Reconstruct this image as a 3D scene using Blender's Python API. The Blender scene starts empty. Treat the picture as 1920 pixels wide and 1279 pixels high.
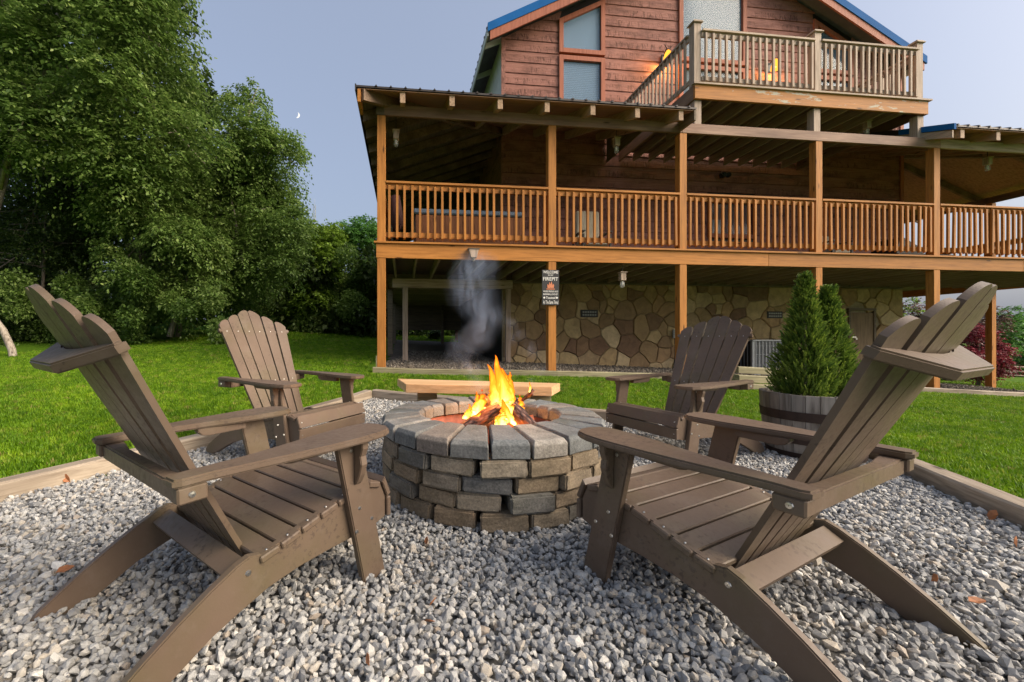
import bpy, bmesh, math, random
import numpy as np
from mathutils import Vector, Matrix, noise as mnoise
R = math.radians
random.seed(7); rng = np.random.default_rng(7)
S = bpy.context.scene
COL = S.collection
CAMZ = 0.91

# ------------------------------------------------------------------ camera
cam_d = bpy.data.cameras.new('camera'); cam = bpy.data.objects.new('camera', cam_d); COL.objects.link(cam)
cam_d.sensor_width = 36; cam_d.lens = 36*780/1920
cam_d.shift_x = (960-845)/1920; cam_d.shift_y = -(639.5-635)/1920
cam_d.clip_start = .02; cam_d.clip_end = 3000
cam.location = (0, 0, CAMZ); cam.rotation_euler = (R(90), 0, 0)
S.camera = cam
# ------------------------------------------------------------------ sky, sun, exposure
SUN_EL, SUN_AZ = R(34), R(110)          # azimuth clockwise from +Y
w = bpy.data.worlds.new('World'); S.world = w; w.use_nodes = True
nt = w.node_tree; nt.nodes.clear()
wo = nt.nodes.new('ShaderNodeOutputWorld'); bg = nt.nodes.new('ShaderNodeBackground')
sky = nt.nodes.new('ShaderNodeTexSky'); sky.sky_type = 'NISHITA'; sky.sun_disc = False
sky.sun_elevation = SUN_EL; sky.sun_rotation = SUN_AZ
sky.air_density = 1.0; sky.dust_density = 10; sky.ozone_density = 2; sky.altitude = 200
hz = nt.nodes.new('ShaderNodeMix'); hz.data_type = 'RGBA'; hz.inputs[0].default_value = .27
hz.inputs[7].default_value = (4.9, 5.5, 6.9, 1)      # thin high dusk haze veil
nt.links.new(sky.outputs[0], hz.inputs[6]); nt.links.new(hz.outputs[2], bg.inputs[0])
bg.inputs[1].default_value = .124
nt.links.new(bg.outputs[0], wo.inputs[0])
sl = bpy.data.lights.new('sun', 'SUN'); sl.energy = 2.8; sl.angle = R(45); sl.color = (1, .87, .70); sl.specular_factor = .25
so = bpy.data.objects.new('sun', sl); COL.objects.link(so)
sd = Vector((math.sin(SUN_AZ)*math.cos(SUN_EL), math.cos(SUN_AZ)*math.cos(SUN_EL), math.sin(SUN_EL)))
so.rotation_euler = sd.to_track_quat('Z', 'Y').to_euler()
S.view_settings.view_transform = 'Standard'; S.view_settings.look = 'None'
S.view_settings.gamma = 1; S.view_settings.use_curve_mapping = False
S.view_settings.exposure = 0.55
S.render.engine = 'CYCLES'
S.cycles.use_denoising = True
S.cycles.max_bounces = 8; S.cycles.transparent_max_bounces = 24; S.cycles.diffuse_bounces = 6
S.cycles.volume_step_rate = 2.0; S.cycles.volume_max_steps = 96
S.cycles.sample_clamp_indirect = 6

# ------------------------------------------------------------------ material helpers
def new_mat(name):
    m = bpy.data.materials.new(name); m.use_nodes = True
    n = m.node_tree; n.nodes.clear()
    o = n.nodes.new('ShaderNodeOutputMaterial'); b = n.nodes.new('ShaderNodeBsdfPrincipled')
    n.links.new(b.outputs[0], o.inputs[0])
    return m, n, b, o
def ramp(n, fac, stops, interp='LINEAR'):
    r = n.nodes.new('ShaderNodeValToRGB'); e = r.color_ramp.elements; r.color_ramp.interpolation = interp
    while len(e) < len(stops): e.new(.5)
    for k, (p, c) in enumerate(stops):
        e[k].position = p; e[k].color = (*c, 1) if len(c) == 3 else c
    n.links.new(fac, r.inputs[0]); return r.outputs[0]
def coords(n, scale=(1, 1, 1), kind='Object', rot=(0, 0, 0)):
    t = n.nodes.new('ShaderNodeTexCoord'); mp = n.nodes.new('ShaderNodeMapping')
    mp.inputs['Scale'].default_value = scale; mp.inputs['Rotation'].default_value = rot
    n.links.new(t.outputs[kind], mp.inputs[0]); return mp.outputs[0]
def rand_offset(n, vec, amt=20):
    oi = n.nodes.new('ShaderNodeObjectInfo'); mu = n.nodes.new('ShaderNodeMath'); mu.operation = 'MULTIPLY'
    mu.inputs[1].default_value = amt; n.links.new(oi.outputs['Random'], mu.inputs[0])
    a = n.nodes.new('ShaderNodeVectorMath'); a.operation = 'ADD'
    n.links.new(vec, a.inputs[0]); n.links.new(mu.outputs[0], a.inputs[1]); return a.outputs[0]
def noise(n, vec, scale, detail=4, rough=.55, dist=0):
    t = n.nodes.new('ShaderNodeTexNoise'); t.inputs['Scale'].default_value = scale
    t.inputs['Detail'].default_value = detail; t.inputs['Roughness'].default_value = rough
    t.inputs['Distortion'].default_value = dist
    n.links.new(vec, t.inputs['Vector']); return t.outputs['Fac']
def math_n(n, op, a, b=None, c=None):
    m = n.nodes.new('ShaderNodeMath'); m.operation = op
    for k, v in enumerate((a, b, c)):
        if v is None: continue
        if isinstance(v, (int, float)): m.inputs[k].default_value = v
        else: n.links.new(v, m.inputs[k])
    return m.outputs[0]
def mix(n, fac, a, b, mode='MIX'):
    m = n.nodes.new('ShaderNodeMix'); m.data_type = 'RGBA'; m.blend_type = mode
    for k, v in ((0, fac), (6, a), (7, b)):
        if isinstance(v, (int, float)): m.inputs[k].default_value = v
        elif isinstance(v, tuple): m.inputs[k].default_value = (*v, 1)
        else: n.links.new(v, m.inputs[k])
    return m.outputs[2]
def bump(n, b, h, strength=.3, dist=.01):
    bp = n.nodes.new('ShaderNodeBump'); bp.inputs['Strength'].default_value = strength
    bp.inputs['Distance'].default_value = dist
    n.links.new(h, bp.inputs['Height']); n.links.new(bp.outputs[0], b.inputs['Normal'])
def simple(name, col, rough=.6, metal=0, nscale=8, var=.25, bmp=.15, spec=None):
    m, n, b, o = new_mat(name)
    v = coords(n); f = noise(n, v, nscale, 5)
    c = ramp(n, f, [(.25, tuple(x*(1-var) for x in col)), (.75, tuple(min(1, x*(1+var)) for x in col))])
    n.links.new(c, b.inputs['Base Color']); b.inputs['Roughness'].default_value = rough
    b.inputs['Metallic'].default_value = metal
    if spec is not None: b.inputs['Specular IOR Level'].default_value = spec
    if bmp: bump(n, b, noise(n, v, nscale*4, 3), bmp, .004)
    return m
def wood(name, dark, light, axis='x', knots=True, rough=.6, grey=0, var=.22, peel=None, fine=1):
    m, n, b, o = new_mat(name)
    sc = {'x': (.9, 14, 14), 'y': (14, .9, 14), 'z': (14, 14, .9)}[axis]
    v = rand_offset(n, coords(n, sc), 30)
    f = noise(n, v, 2.2*fine, 6, .6, .4)
    c = ramp(n, f, [(.3, dark), (.55, light), (.8, tuple(min(1, x*1.18) for x in light))])
    v2 = rand_offset(n, coords(n, tuple(x**.5 for x in sc)), 9)
    bl = noise(n, v2, .9, 3)
    c = mix(n, ramp(n, bl, [(.35, (0, 0, 0)), (.75, (1, 1, 1))]), c, tuple(x*.72 for x in dark), 'MIX') if var > .3 else c
    if knots:
        k = n.nodes.new('ShaderNodeTexVoronoi'); k.inputs['Scale'].default_value = 1.0
        ks = {'x': (1.6, 7, 7), 'y': (7, 1.6, 7), 'z': (7, 7, 1.6)}[axis]
        n.links.new(rand_offset(n, coords(n, ks), 13), k.inputs['Vector'])
        kd = ramp(n, k.outputs['Distance'], [(.05, (1, 1, 1)), (.13, (0, 0, 0))])
        c = mix(n, kd, c, tuple(x*.32 for x in dark))
    if peel:
        pn = noise(n, coords(n, (1.2, 3, 5)), 2.3, 8, .7)
        c = mix(n, ramp(n, pn, [(.585, (0, 0, 0)), (.61, (1, 1, 1))]), c, peel)
    oi = n.nodes.new('ShaderNodeObjectInfo')
    mm = n.nodes.new('ShaderNodeMapRange'); n.links.new(oi.outputs['Random'], mm.inputs[0])
    mm.inputs[3].default_value = 1-var*.6; mm.inputs[4].default_value = 1+var*.35
    hs = n.nodes.new('ShaderNodeHueSaturation'); n.links.new(c, hs.inputs['Color']); n.links.new(mm.outputs[0], hs.inputs['Value'])
    n.links.new(hs.outputs[0], b.inputs['Base Color'])
    b.inputs['Roughness'].default_value = rough; b.inputs['Specular IOR Level'].default_value = .25
    bump(n, b, f, .35, .006)
    return m
M = {}
M['cedar_x'] = wood('cedar_x', (.30, .118, .024), (.46, .19, .043), 'x')
M['cedar_y'] = wood('cedar_y', (.30, .118, .024), (.46, .19, .043), 'y')
M['cedar_z'] = wood('cedar_z', (.30, .118, .024), (.46, .19, .043), 'z')
M['cedar_peel'] = wood('cedar_peel', (.30, .118, .024), (.46, .19, .043), 'x', peel=(.46, .42, .32))
M['beam'] = wood('beam', (.23, .13, .088), (.40, .25, .175), 'x', var=.32)
M['beam_y'] = wood('beam_y', (.16, .10, .063), (.28, .185, .12), 'y', var=.34)
M['rafter_y'] = wood('rafter_y', (.26, .165, .10), (.42, .28, .18), 'y', var=.2)
M['grey_z'] = wood('grey_z', (.26, .185, .13), (.46, .35, .265), 'z')
M['grey_x'] = wood('grey_x', (.26, .185, .13), (.46, .35, .265), 'x')
M['grey_y'] = wood('grey_y', (.26, .185, .13), (.46, .35, .265), 'y')
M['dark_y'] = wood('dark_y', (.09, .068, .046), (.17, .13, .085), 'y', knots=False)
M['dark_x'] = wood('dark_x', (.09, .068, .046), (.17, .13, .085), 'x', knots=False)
M['joist_y'] = wood('joist_y', (.19, .155, .11), (.31, .26, .185), 'y', knots=False)
M['joist_x'] = wood('joist_x', (.19, .155, .11), (.31, .26, .185), 'x', knots=False)
M['ceiling'] = wood('ceiling', (.20, .11, .06), (.36, .20, .11), 'x', knots=False)
M['timber_x'] = wood('timber_x', (.22, .17, .12), (.43, .355, .27), 'x', var=.34, fine=1.5)
M['timber_green'] = wood('timber_green', (.17, .15, .085), (.30, .27, .16), 'x', var=.3)
M['bench'] = wood('bench', (.48, .27, .12), (.66, .42, .22), 'x', knots=False)
M['bark'] = wood('bark', (.07, .055, .04), (.19, .155, .12), 'z', rough=.9)
M['pale_bark'] = wood('pale_bark', (.14, .11, .08), (.36, .31, .25), 'z', rough=.9)
M['trim'] = wood('trim', (.28, .09, .05), (.38, .13, .075), 'z', knots=False, var=.1)
M['metal_blue'] = simple('metal_blue', (.012, .11, .33), .7, .0, 3, .12, 0, .08)
M['metal_dark'] = simple('metal_dark', (.05, .04, .035), .5, .3, 5, .2, .05)
M['soffit'] = simple('soffit', (.12, .12, .125), .8, 0, 4, .2, .05)
M['white_trim'] = simple('white_trim', (.55, .55, .52), .6, 0, 4, .1, .02)
M['black'] = simple('black', (.015, .015, .015), .5, 0, 8, .2, 0)
M['ac_metal'] = simple('ac_metal', (.33, .35, .37), .45, .3, 6, .1, 0)
M['steel'] = simple('steel', (.6, .58, .54), .3, 1, 20, .1, 0)
M['tub_cover'] = simple('tub_cover', (.13, .18, .24), .7, 0, 4, .15, .1)
M['tub_panel'] = wood('tub_panel', (.16, .06, .025), (.24, .095, .04), 'z', knots=False)
M['door_brown'] = wood('door_brown', (.13, .085, .045), (.24, .16, .085), 'z', knots=False)
M['wine'] = simple('wine', (.06, .02, .02), .8, 0, 5, .3, .3)
M['cushion'] = simple('cushion', (.45, .40, .30), .9, 0, 8, .12, .3)
M['curtain'] = simple('curtain', (.45, .12, .03), .8, 0, 8, .15, .2)
M['slate'] = simple('slate', (.025, .025, .027), .6, 0, 14, .3, .05)
M['paint_white'] = simple('paint_white', (.75, .73, .68), .6, 0, 8, .1, 0)
M['paint_fire'] = simple('paint_fire', (.65, .22, .10), .6, 0, 8, .2, 0)
M['rust_hoop'] = simple('rust_hoop', (.045, .028, .022), .7, .4, 12, .4, .2)
M['meter'] = simple('meter', (.30, .31, .29), .6, .2, 8, .1, 0)
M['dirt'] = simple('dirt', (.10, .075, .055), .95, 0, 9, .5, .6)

def m_chair():
    m, n, b, o = new_mat('brown_poly_lumber')
    v = coords(n); f = noise(n, v, 2.2, 5, .6)
    c = ramp(n, f, [(.3, (.110, .075, .052)), (.7, (.152, .106, .074))])
    # olive green algae film in patches, dark water spots
    al = noise(n, coords(n, (1, 1, 1), 'Object'), 3.1, 3)
    c = mix(n, ramp(n, al, [(.48, (0, 0, 0)), (.70, (.62, .62, .62))]), c, (.108, .088, .042))
    sp = noise(n, v, 55, 3, .6)
    spm = noise(n, v, 5, 2)
    k = math_n(n, 'MULTIPLY', ramp(n, sp, [(.56, (0, 0, 0)), (.62, (1, 1, 1))]), ramp(n, spm, [(.5, (0, 0, 0)), (.62, (.7, .7, .7))]))
    c = mix(n, math_n(n, 'MULTIPLY', k, .85), c, (.060, .040, .030))
    du = noise(n, coords(n, (1, 1, 1)), 6, 6, .75)
    c = mix(n, ramp(n, du, [(.52, (0, 0, 0)), (.75, (.45, .45, .45))]), c, (.20, .155, .125))
    n.links.new(c, b.inputs['Base Color'])
    r = ramp(n, sp, [(.3, (.42, .42, .42)), (.7, (.58, .58, .58))]); n.links.new(r, b.inputs['Roughness'])
    b.inputs['Specular IOR Level'].default_value = .4
    bump(n, b, noise(n, v, 160, 2), .12, .002)
    return m
M['chair'] = m_chair()

def m_rock(name, stops, rough=.85):
    m, n, b, o = new_mat(name)
    oi = n.nodes.new('ShaderNodeObjectInfo')
    c = ramp(n, oi.outputs['Random'], stops)
    v = rand_offset(n, coords(n), 40)
    f = noise(n, v, 30, 4, .65)
    c2 = mix(n, .75, c, ramp(n, f, [(.3, (.55, .55, .55)), (.7, (1.25, 1.22, 1.18))]), 'MULTIPLY')
    n.links.new(c2, b.inputs['Base Color']); b.inputs['Roughness'].default_value = rough
    bump(n, b, f, .4, .004)
    return m
M['rock'] = m_rock('gravel_rock', [(0, (.17, .172, .175)), (.2, (.28, .283, .285)), (.5, (.40, .40, .39)), (.72, (.52, .515, .49)), (.84, (.44, .395, .33)), (.94, (.66, .65, .62)), (1, (.34, .28, .22))])
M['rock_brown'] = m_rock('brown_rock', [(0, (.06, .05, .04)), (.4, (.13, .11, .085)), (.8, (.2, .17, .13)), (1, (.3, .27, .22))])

def m_block(name, warm):
    m, n, b, o = new_mat(name)
    oi = n.nodes.new('ShaderNodeObjectInfo')
    if warm: st = [(0, (.20, .155, .105)), (.3, (.28, .22, .15)), (.5, (.17, .16, .14)), (.7, (.25, .185, .12)), (.85, (.33, .28, .21)), (1, (.15, .15, .145))]
    else: st = [(0, (.20, .185, .16)), (.25, (.125, .145, .155)), (.5, (.28, .255, .22)), (.7, (.165, .18, .185)), (.85, (.31, .285, .25)), (1, (.22, .185, .155))]
    c = ramp(n, oi.outputs['Random'], st)
    v = rand_offset(n, coords(n), 30)
    f1 = noise(n, v, 7, 6, .7); f2 = noise(n, v, 90, 4, .7); f3 = noise(n, v, 2.5, 3)
    c = mix(n, .8, c, ramp(n, f1, [(.3, (.5, .5, .48)), (.52, (.95, .95, .95)), (.72, (1.35, 1.32, 1.28))]), 'MULTIPLY')
    c = mix(n, .8, c, ramp(n, f2, [(.35, (.62, .62, .62)), (.65, (1.25, 1.25, 1.25))]), 'MULTIPLY')
    c = mix(n, ramp(n, f3, [(.55, (0, 0, 0)), (.75, (.5, .5, .5))]), c, (.11, .11, .075))
    n.links.new(c, b.inputs['Base Color']); b.inputs['Roughness'].default_value = .9
    b.inputs['Specular IOR Level'].default_value = .2
    bump(n, b, f2, .55, .005)
    return m
M['block'] = m_block('concrete_block', True); M['cap'] = m_block('concrete_cap', False)

def m_flag():
    m, n, b, o = new_mat('flagstone')
    oi = n.nodes.new('ShaderNodeObjectInfo')
    c = ramp(n, oi.outputs['Random'], [(0, (.15, .08, .045)), (.18, (.40, .28, .13)), (.34, (.52, .39, .20)), (.5, (.42, .29, .14)), (.62, (.19, .11, .06)), (.74, (.47, .31, .15)), (.86, (.58, .45, .26)), (1, (.28, .18, .09))])
    v = rand_offset(n, coords(n), 11)
    f = noise(n, v, 6, 6, .65, .6)
    c = mix(n, .8, c, ramp(n, f, [(.3, (.6, .58, .55)), (.7, (1.25, 1.25, 1.2))]), 'MULTIPLY')
    n.links.new(c, b.inputs['Base Color']); b.inputs['Roughness'].default_value = .8
    bump(n, b, f, .6, .03)
    return m
M['flag'] = m_flag()
M['mortar'] = simple('mortar', (.34, .27, .17), .9, 0, 12, .2, .3)

def m_siding():
    m, n, b, o = new_mat('hewn_red_siding')
    t = n.nodes.new('ShaderNodeTexCoord'); sx = n.nodes.new('ShaderNodeSeparateXYZ'); n.links.new(t.outputs['Object'], sx.inputs[0])
    fr = math_n(n, 'FRACT', math_n(n, 'DIVIDE', math_n(n, 'ADD', sx.outputs[2], 2.7), .27))
    v = rand_offset(n, coords(n, (1, 1, 1)), 17)
    big = noise(n, v, 1.1, 3)
    vm = rand_offset(n, coords(n, (19, 1, 5)), 23)
    mk = noise(n, vm, 1.0, 4, .7, .6)
    band = ramp(n, fr, [(.22, (0, 0, 0)), (.36, (1, 1, 1)), (.88, (1, 1, 1)), (.94, (0, 0, 0))])
    mkr = ramp(n, mk, [(.49, (0, 0, 0)), (.62, (1, 1, 1))])
    k = math_n(n, 'MULTIPLY', math_n(n, 'MULTIPLY', mkr, band), ramp(n, big, [(.40, (.08, .08, .08)), (.62, (1, 1, 1))]))
    f = noise(n, coords(n, (1.2, 8, 22)), 2, 5, .6)
    c = ramp(n, f, [(.3, (.27, .118, .088)), (.7, (.40, .19, .15))])
    pt = noise(n, rand_offset(n, coords(n, (1, 1, 3)), 5), 1.6, 6, .7)
    c = mix(n, ramp(n, pt, [(.46, (0, 0, 0)), (.66, (.85, .85, .85))]), c, (.15, .066, .05))
    c = mix(n, math_n(n, 'MULTIPLY', k, .8), c, (.085, .036, .026))
    n.links.new(c, b.inputs['Base Color']); b.inputs['Roughness'].default_value = .75
    b.inputs['Specular IOR Level'].default_value = .25
    h = math_n(n, 'SUBTRACT', f, math_n(n, 'MULTIPLY', k, 1.2))
    bump(n, b, h, .6, .02)
    return m
M['siding'] = m_siding()

def m_glass(name, col):
    m, n, b, o = new_mat(name)
    b.inputs['Base Color'].default_value = (*col, 1); b.inputs['Roughness'].default_value = .08
    b.inputs['Specular IOR Level'].default_value = .6; b.inputs['Alpha'].default_value = .3
    return m
M['glass'] = m_glass('window_glass', (.16, .24, .30))
M['jar'] = m_glass('jar_glass', (.6, .6, .55))
M['blind'] = simple('blind', (.36, .54, .76), .7, 0, 3, .04, 0)  # blind colour with the pane's blue sky reflection painted in
M['blind_white'] = simple('blind_white', (.50, .58, .68), .7, 0, 3, .04, 0)
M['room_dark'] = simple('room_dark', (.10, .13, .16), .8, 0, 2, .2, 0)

def m_leaf(name, dark, light, trans=.35, tip=None):
    m, n, b, o = new_mat(name)
    a = n.nodes.new('ShaderNodeAttribute'); a.attribute_name = 'tint'
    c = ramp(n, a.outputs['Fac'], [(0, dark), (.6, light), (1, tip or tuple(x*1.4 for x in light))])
    n.links.new(c, b.inputs['Base Color']); b.inputs['Roughness'].default_value = .5
    b.inputs['Specular IOR Level'].default_value = .35
    tr = n.nodes.new('ShaderNodeBsdfTranslucent'); n.links.new(c, tr.inputs[0])
    ms = n.nodes.new('ShaderNodeMixShader'); ms.inputs[0].default_value = trans
    n.links.new(b.outputs[0], ms.inputs[1]); n.links.new(tr.outputs[0], ms.inputs[2]); n.links.new(ms.outputs[0], o.inputs[0])
    return m
M['leaf_a'] = m_leaf('leaf_a', (.052, .105, .018), (.155, .245, .05), .45, (.30, .39, .11))
M['leaf_b'] = m_leaf('leaf_b', (.058, .115, .02), (.165, .26, .052), .45, (.30, .40, .12))
M['leaf_c'] = m_leaf('leaf_c', (.08, .15, .014), (.20, .31, .035), .45)
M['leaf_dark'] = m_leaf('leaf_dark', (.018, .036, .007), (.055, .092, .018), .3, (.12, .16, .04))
M['leaf_cool'] = m_leaf('leaf_cool', (.045, .12, .022), (.11, .25, .05), .45)
M['leaf_red'] = m_leaf('leaf_red', (.09, .012, .018), (.24, .03, .045), .3, (.36, .07, .09))
M['leaf_plum'] = m_leaf('leaf_plum', (.05, .03, .022), (.12, .065, .05), .3, (.26, .18, .15))
M['arbor'] = m_leaf('arborvitae', (.035, .075, .010), (.125, .205, .028), .3, (.27, .36, .05))
M['dead_leaf'] = simple('dead_leaf', (.33, .13, .05), .7, 0, 30, .4, .3)

def m_grass():
    m, n, b, o = new_mat('grass_blade')
    oi = n.nodes.new('ShaderNodeObjectInfo')
    c = ramp(n, oi.outputs['Random'], [(0, (.085, .185, .005)), (.5, (.15, .30, .008)), (.85, (.23, .38, .014)), (.96, (.28, .36, .05)), (1, (.30, .24, .09))])
    t = n.nodes.new('ShaderNodeTexCoord')
    g = n.nodes.new('ShaderNodeNewGeometry')
    pn = noise(n, g.outputs['Position'], 1.3, 6, .7)
    c = mix(n, .8, c, ramp(n, pn, [(.35, (.62, .70, .62)), (.65, (1.3, 1.18, 1.0))]), 'MULTIPLY')
    n.links.new(c, b.inputs['Base Color']); b.inputs['Roughness'].default_value = .55
    b.inputs['Specular IOR Level'].default_value = .3
    tr = n.nodes.new('ShaderNodeBsdfTranslucent'); n.links.new(c, tr.inputs[0])
    ms = n.nodes.new('ShaderNodeMixShader'); ms.inputs[0].default_value = .35
    n.links.new(b.outputs[0], ms.inputs[1]); n.links.new(tr.outputs[0], ms.inputs[2]); n.links.new(ms.outputs[0], o.inputs[0])
    return m
M['grass'] = m_grass()
def m_lawn():
    m, n, b, o = new_mat('lawn_turf')
    v = coords(n); f = noise(n, v, 1.0, 3); g = noise(n, v, 40, 5, .7)
    c = ramp(n, g, [(.3, (.045, .10, .005)), (.7, (.10, .19, .010))])
    c = mix(n, .6, c, ramp(n, f, [(.3, (.7, .8, .7)), (.7, (1.15, 1.1, 1))]), 'MULTIPLY')
    n.links.new(c, b.inputs['Base Color']); b.inputs['Roughness'].default_value = .9
    b.inputs['Specular IOR Level'].default_value = .1
    bump(n, b, g, .6, .03); return m
M['lawn'] = m_lawn()
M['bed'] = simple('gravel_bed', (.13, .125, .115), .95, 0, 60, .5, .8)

# ------------------------------------------------------------------ object helpers
def link(o, parent=None):
    COL.objects.link(o)
    if parent: o.parent = parent
    return o
def tag(o, label=None, cat=None, group=None, kind=None):
    if label: o['label'] = label
    if cat: o['category'] = cat
    if group: o['group'] = group
    if kind: o['kind'] = kind
    return o
def empty(name, loc=(0, 0, 0), rz=0, parent=None):
    o = bpy.data.objects.new(name, None); o.empty_display_size = .1
    o.location = loc; o.rotation_euler = (0, 0, rz); return link(o, parent)
def mesh_obj(name, verts, faces, mat, parent=None, loc=None, smooth=False):
    me = bpy.data.meshes.new(name); me.from_pydata([tuple(v) for v in verts], [], faces); me.materials.append(mat)
    if smooth: me.polygons.foreach_set('use_smooth', [True]*len(me.polygons))
    me.update(); o = bpy.data.objects.new(name, me)
    if loc is not None: o.location = loc
    return link(o, parent)
def bm_obj(name, bm, mat, parent=None, loc=None, smooth=False):
    bmesh.ops.recalc_face_normals(bm, faces=bm.faces)
    me = bpy.data.meshes.new(name); bm.to_mesh(me); bm.free(); me.materials.append(mat)
    if smooth: me.polygons.foreach_set('use_smooth', [True]*len(me.polygons))
    o = bpy.data.objects.new(name, me)
    if loc is not None: o.location = loc
    return link(o, parent)
def share(name, me, parent, loc=(0, 0, 0), rot=None, scale=None):
    o = bpy.data.objects.new(name, me); o.location = loc
    if rot: o.rotation_euler = rot
    if scale: o.scale = scale
    return link(o, parent)
BF = [(0, 3, 2, 1), (4, 5, 6, 7), (0, 1, 5, 4), (1, 2, 6, 5), (2, 3, 7, 6), (3, 0, 4, 7)]
def add_box(bm, x0, x1, y0, y1, z0, z1, mtx=None):
    vs = [Vector(p) for p in ((x0, y0, z0), (x1, y0, z0), (x1, y1, z0), (x0, y1, z0), (x0, y0, z1), (x1, y0, z1), (x1, y1, z1), (x0, y1, z1))]
    if mtx: vs = [mtx @ v for v in vs]
    vs = [bm.verts.new(v) for v in vs]
    return [bm.faces.new([vs[i] for i in f]) for f in BF]
def box(name, x0, x1, y0, y1, z0, z1, mat, parent=None, bev=0.0, mtx=None):
    bm = bmesh.new(); add_box(bm, x0, x1, y0, y1, z0, z1, mtx)
    if bev: bmesh.ops.bevel(bm, geom=bm.edges[:], offset=bev, segments=1, affect='EDGES')
    return bm_obj(name, bm, mat, parent)
def prism(name, pts, axis, a0, a1, mat, parent=None, bev=0.0, mtx=None):
    """extrude a closed outline along an axis; outline given in the two other axes (in xyz order)"""
    bm = bmesh.new()
    def P(p, a):
        v = {'x': (a, p[0], p[1]), 'y': (p[0], a, p[1]), 'z': (p[0], p[1], a)}[axis]
        v = Vector(v); return mtx @ v if mtx else v
    A = [bm.verts.new(P(p, a0)) for p in pts]; B = [bm.verts.new(P(p, a1)) for p in pts]
    fa = bm.faces.new(A); fb = bm.faces.new(B[::-1]); k = len(pts)
    for i in range(k): bm.faces.new((A[i], B[i], B[(i+1) % k], A[(i+1) % k]))
    bm.normal_update()
    if bev:
        es = set(fa.edges) | set(fb.edges)
        bmesh.ops.bevel(bm, geom=list(es), offset=bev, segments=2, affect='EDGES', clamp_overlap=True)
    return bm_obj(name, bm, mat, parent)
def add_tube(bm, pts, rads, seg=8, cap=True):
    rings = []
    for i, p in enumerate(pts):
        p = Vector(p); a = Vector(pts[max(0, i-1)]); b = Vector(pts[min(len(pts)-1, i+1)])
        d = (b-a).normalized(); q = d.to_track_quat('Z', 'Y')
        rings.append([bm.verts.new(p + q @ Vector((math.cos(2*math.pi*k/seg)*rads[i], math.sin(2*math.pi*k/seg)*rads[i], 0))) for k in range(seg)])
    for r0, r1 in zip(rings, rings[1:]):
        for k in range(seg): bm.faces.new((r0[k], r0[(k+1) % seg], r1[(k+1) % seg], r1[k]))
    if cap: bm.faces.new(rings[0][::-1]); bm.faces.new(rings[-1])
    return rings
def lathe(bm, prof, seg=24, c=(0, 0, 0)):
    rings = [[bm.verts.new((c[0]+r*math.cos(2*math.pi*k/seg), c[1]+r*math.sin(2*math.pi*k/seg), c[2]+z)) for k in range(seg)] for r, z in prof]
    for a, b in zip(rings, rings[1:]):
        for k in range(seg): bm.faces.new((a[k], a[(k+1) % seg], b[(k+1) % seg], b[k]))
    return rings
def at(px, py, Y): return Vector(((px-845)/780*Y, Y, CAMZ+(635-py)/780*Y))

# ------------------------------------------------------------------ terrain
HOX, HOY, HA = -1.18, 7.1, math.atan2(.1115, .9938)
CH, SH = math.cos(HA), math.sin(HA)
def W(t, d, z=0): return (HOX+t*CH-d*SH, HOY+t*SH+d*CH, z)
def inv(x, y): x -= HOX; y -= HOY; return x*CH+y*SH, -x*SH+y*CH
ctrl = [(-4, -3, .02), (0, -3, 0), (4, -3, 0), (-2.5, 1, 0), (0, 0, 0), (2.7, 1, 0), (2.8, 2, 0), (-2.5, 2.4, .0), (0, 3, 0), (3.4, 3.8, -.03), (1.65, 4.7, .03), (-1.04, 5.5, .12), (.3, 2.6, 0),
        (-5, 5, .16), (-6, 2.5, .05), (-9, 4, .15), (-10.8, 9.5, .42), (-9.8, 13, .75), (-9, 16, 1.08), (-6.6, 18, 1.10), (-3.6, 20, 1.02), (-5, 10, .62), (-14, 18, 1.3), (-25, 25, 2), (-20, 8, .8),
        (5, 4, -.10), (5, 1, -.06), (8, 3, -.25), (12, 4, -.45), (15.6, 9, -.66), (15.6, 12, -.72), (25, 20, -1.3), (36, 28, -1.85), (50, 20, -2.1), (60, 60, -3), (5, -5, 0), (-5, -8, 0), (20, 5, -.9), (0, 40, 1.0), (-30, 60, 3), (20, 45, -.9)]
for t, d, z in ((-.3, -.5, .33), (0, 0, .34), (2.1, -.5, .25), (5, -.5, .16), (6.9, -.5, .04), (9.7, -.5, -.12), (12.4, -.5, -.28), (16.7, -.5, -.55), (16.7, 2.7, -.53), (0, 3, .36), (5, 3, .2), (9, 3, .0), (13.8, 3, -.3), (0, 10, .75), (-1.5, 11, .85), (2, 14, .95)):
    x, y, _ = W(t, d); ctrl.append((x, y, z))
C_ = np.array(ctrl, float)
def _phi(r2): return .5*r2*np.log(r2+1e-9)
_d2 = ((C_[:, None, :2]-C_[None, :, :2])**2).sum(-1)
_n = len(C_); _A = np.zeros((_n+3, _n+3)); _A[:_n, :_n] = _phi(_d2)+np.eye(_n)*.6
_A[:_n, _n] = 1; _A[:_n, _n+1:] = C_[:, :2]; _A[_n, :_n] = 1; _A[_n+1:, :_n] = C_[:, :2].T
_W = np.linalg.solve(_A, np.concatenate([C_[:, 2], [0, 0, 0]]))
def gz(xy):
    xy = np.atleast_2d(np.asarray(xy, float)); out = np.empty(len(xy))
    for s in range(0, len(xy), 20000):
        q = xy[s:s+20000]; d2 = ((q[:, None]-C_[None, :, :2])**2).sum(-1)
        out[s:s+20000] = _phi(d2) @ _W[:_n] + _W[_n] + q @ _W[_n+1:]
    return np.clip(out, -4, 5)
def g1(x, y): return float(gz([(x, y)])[0])
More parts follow.
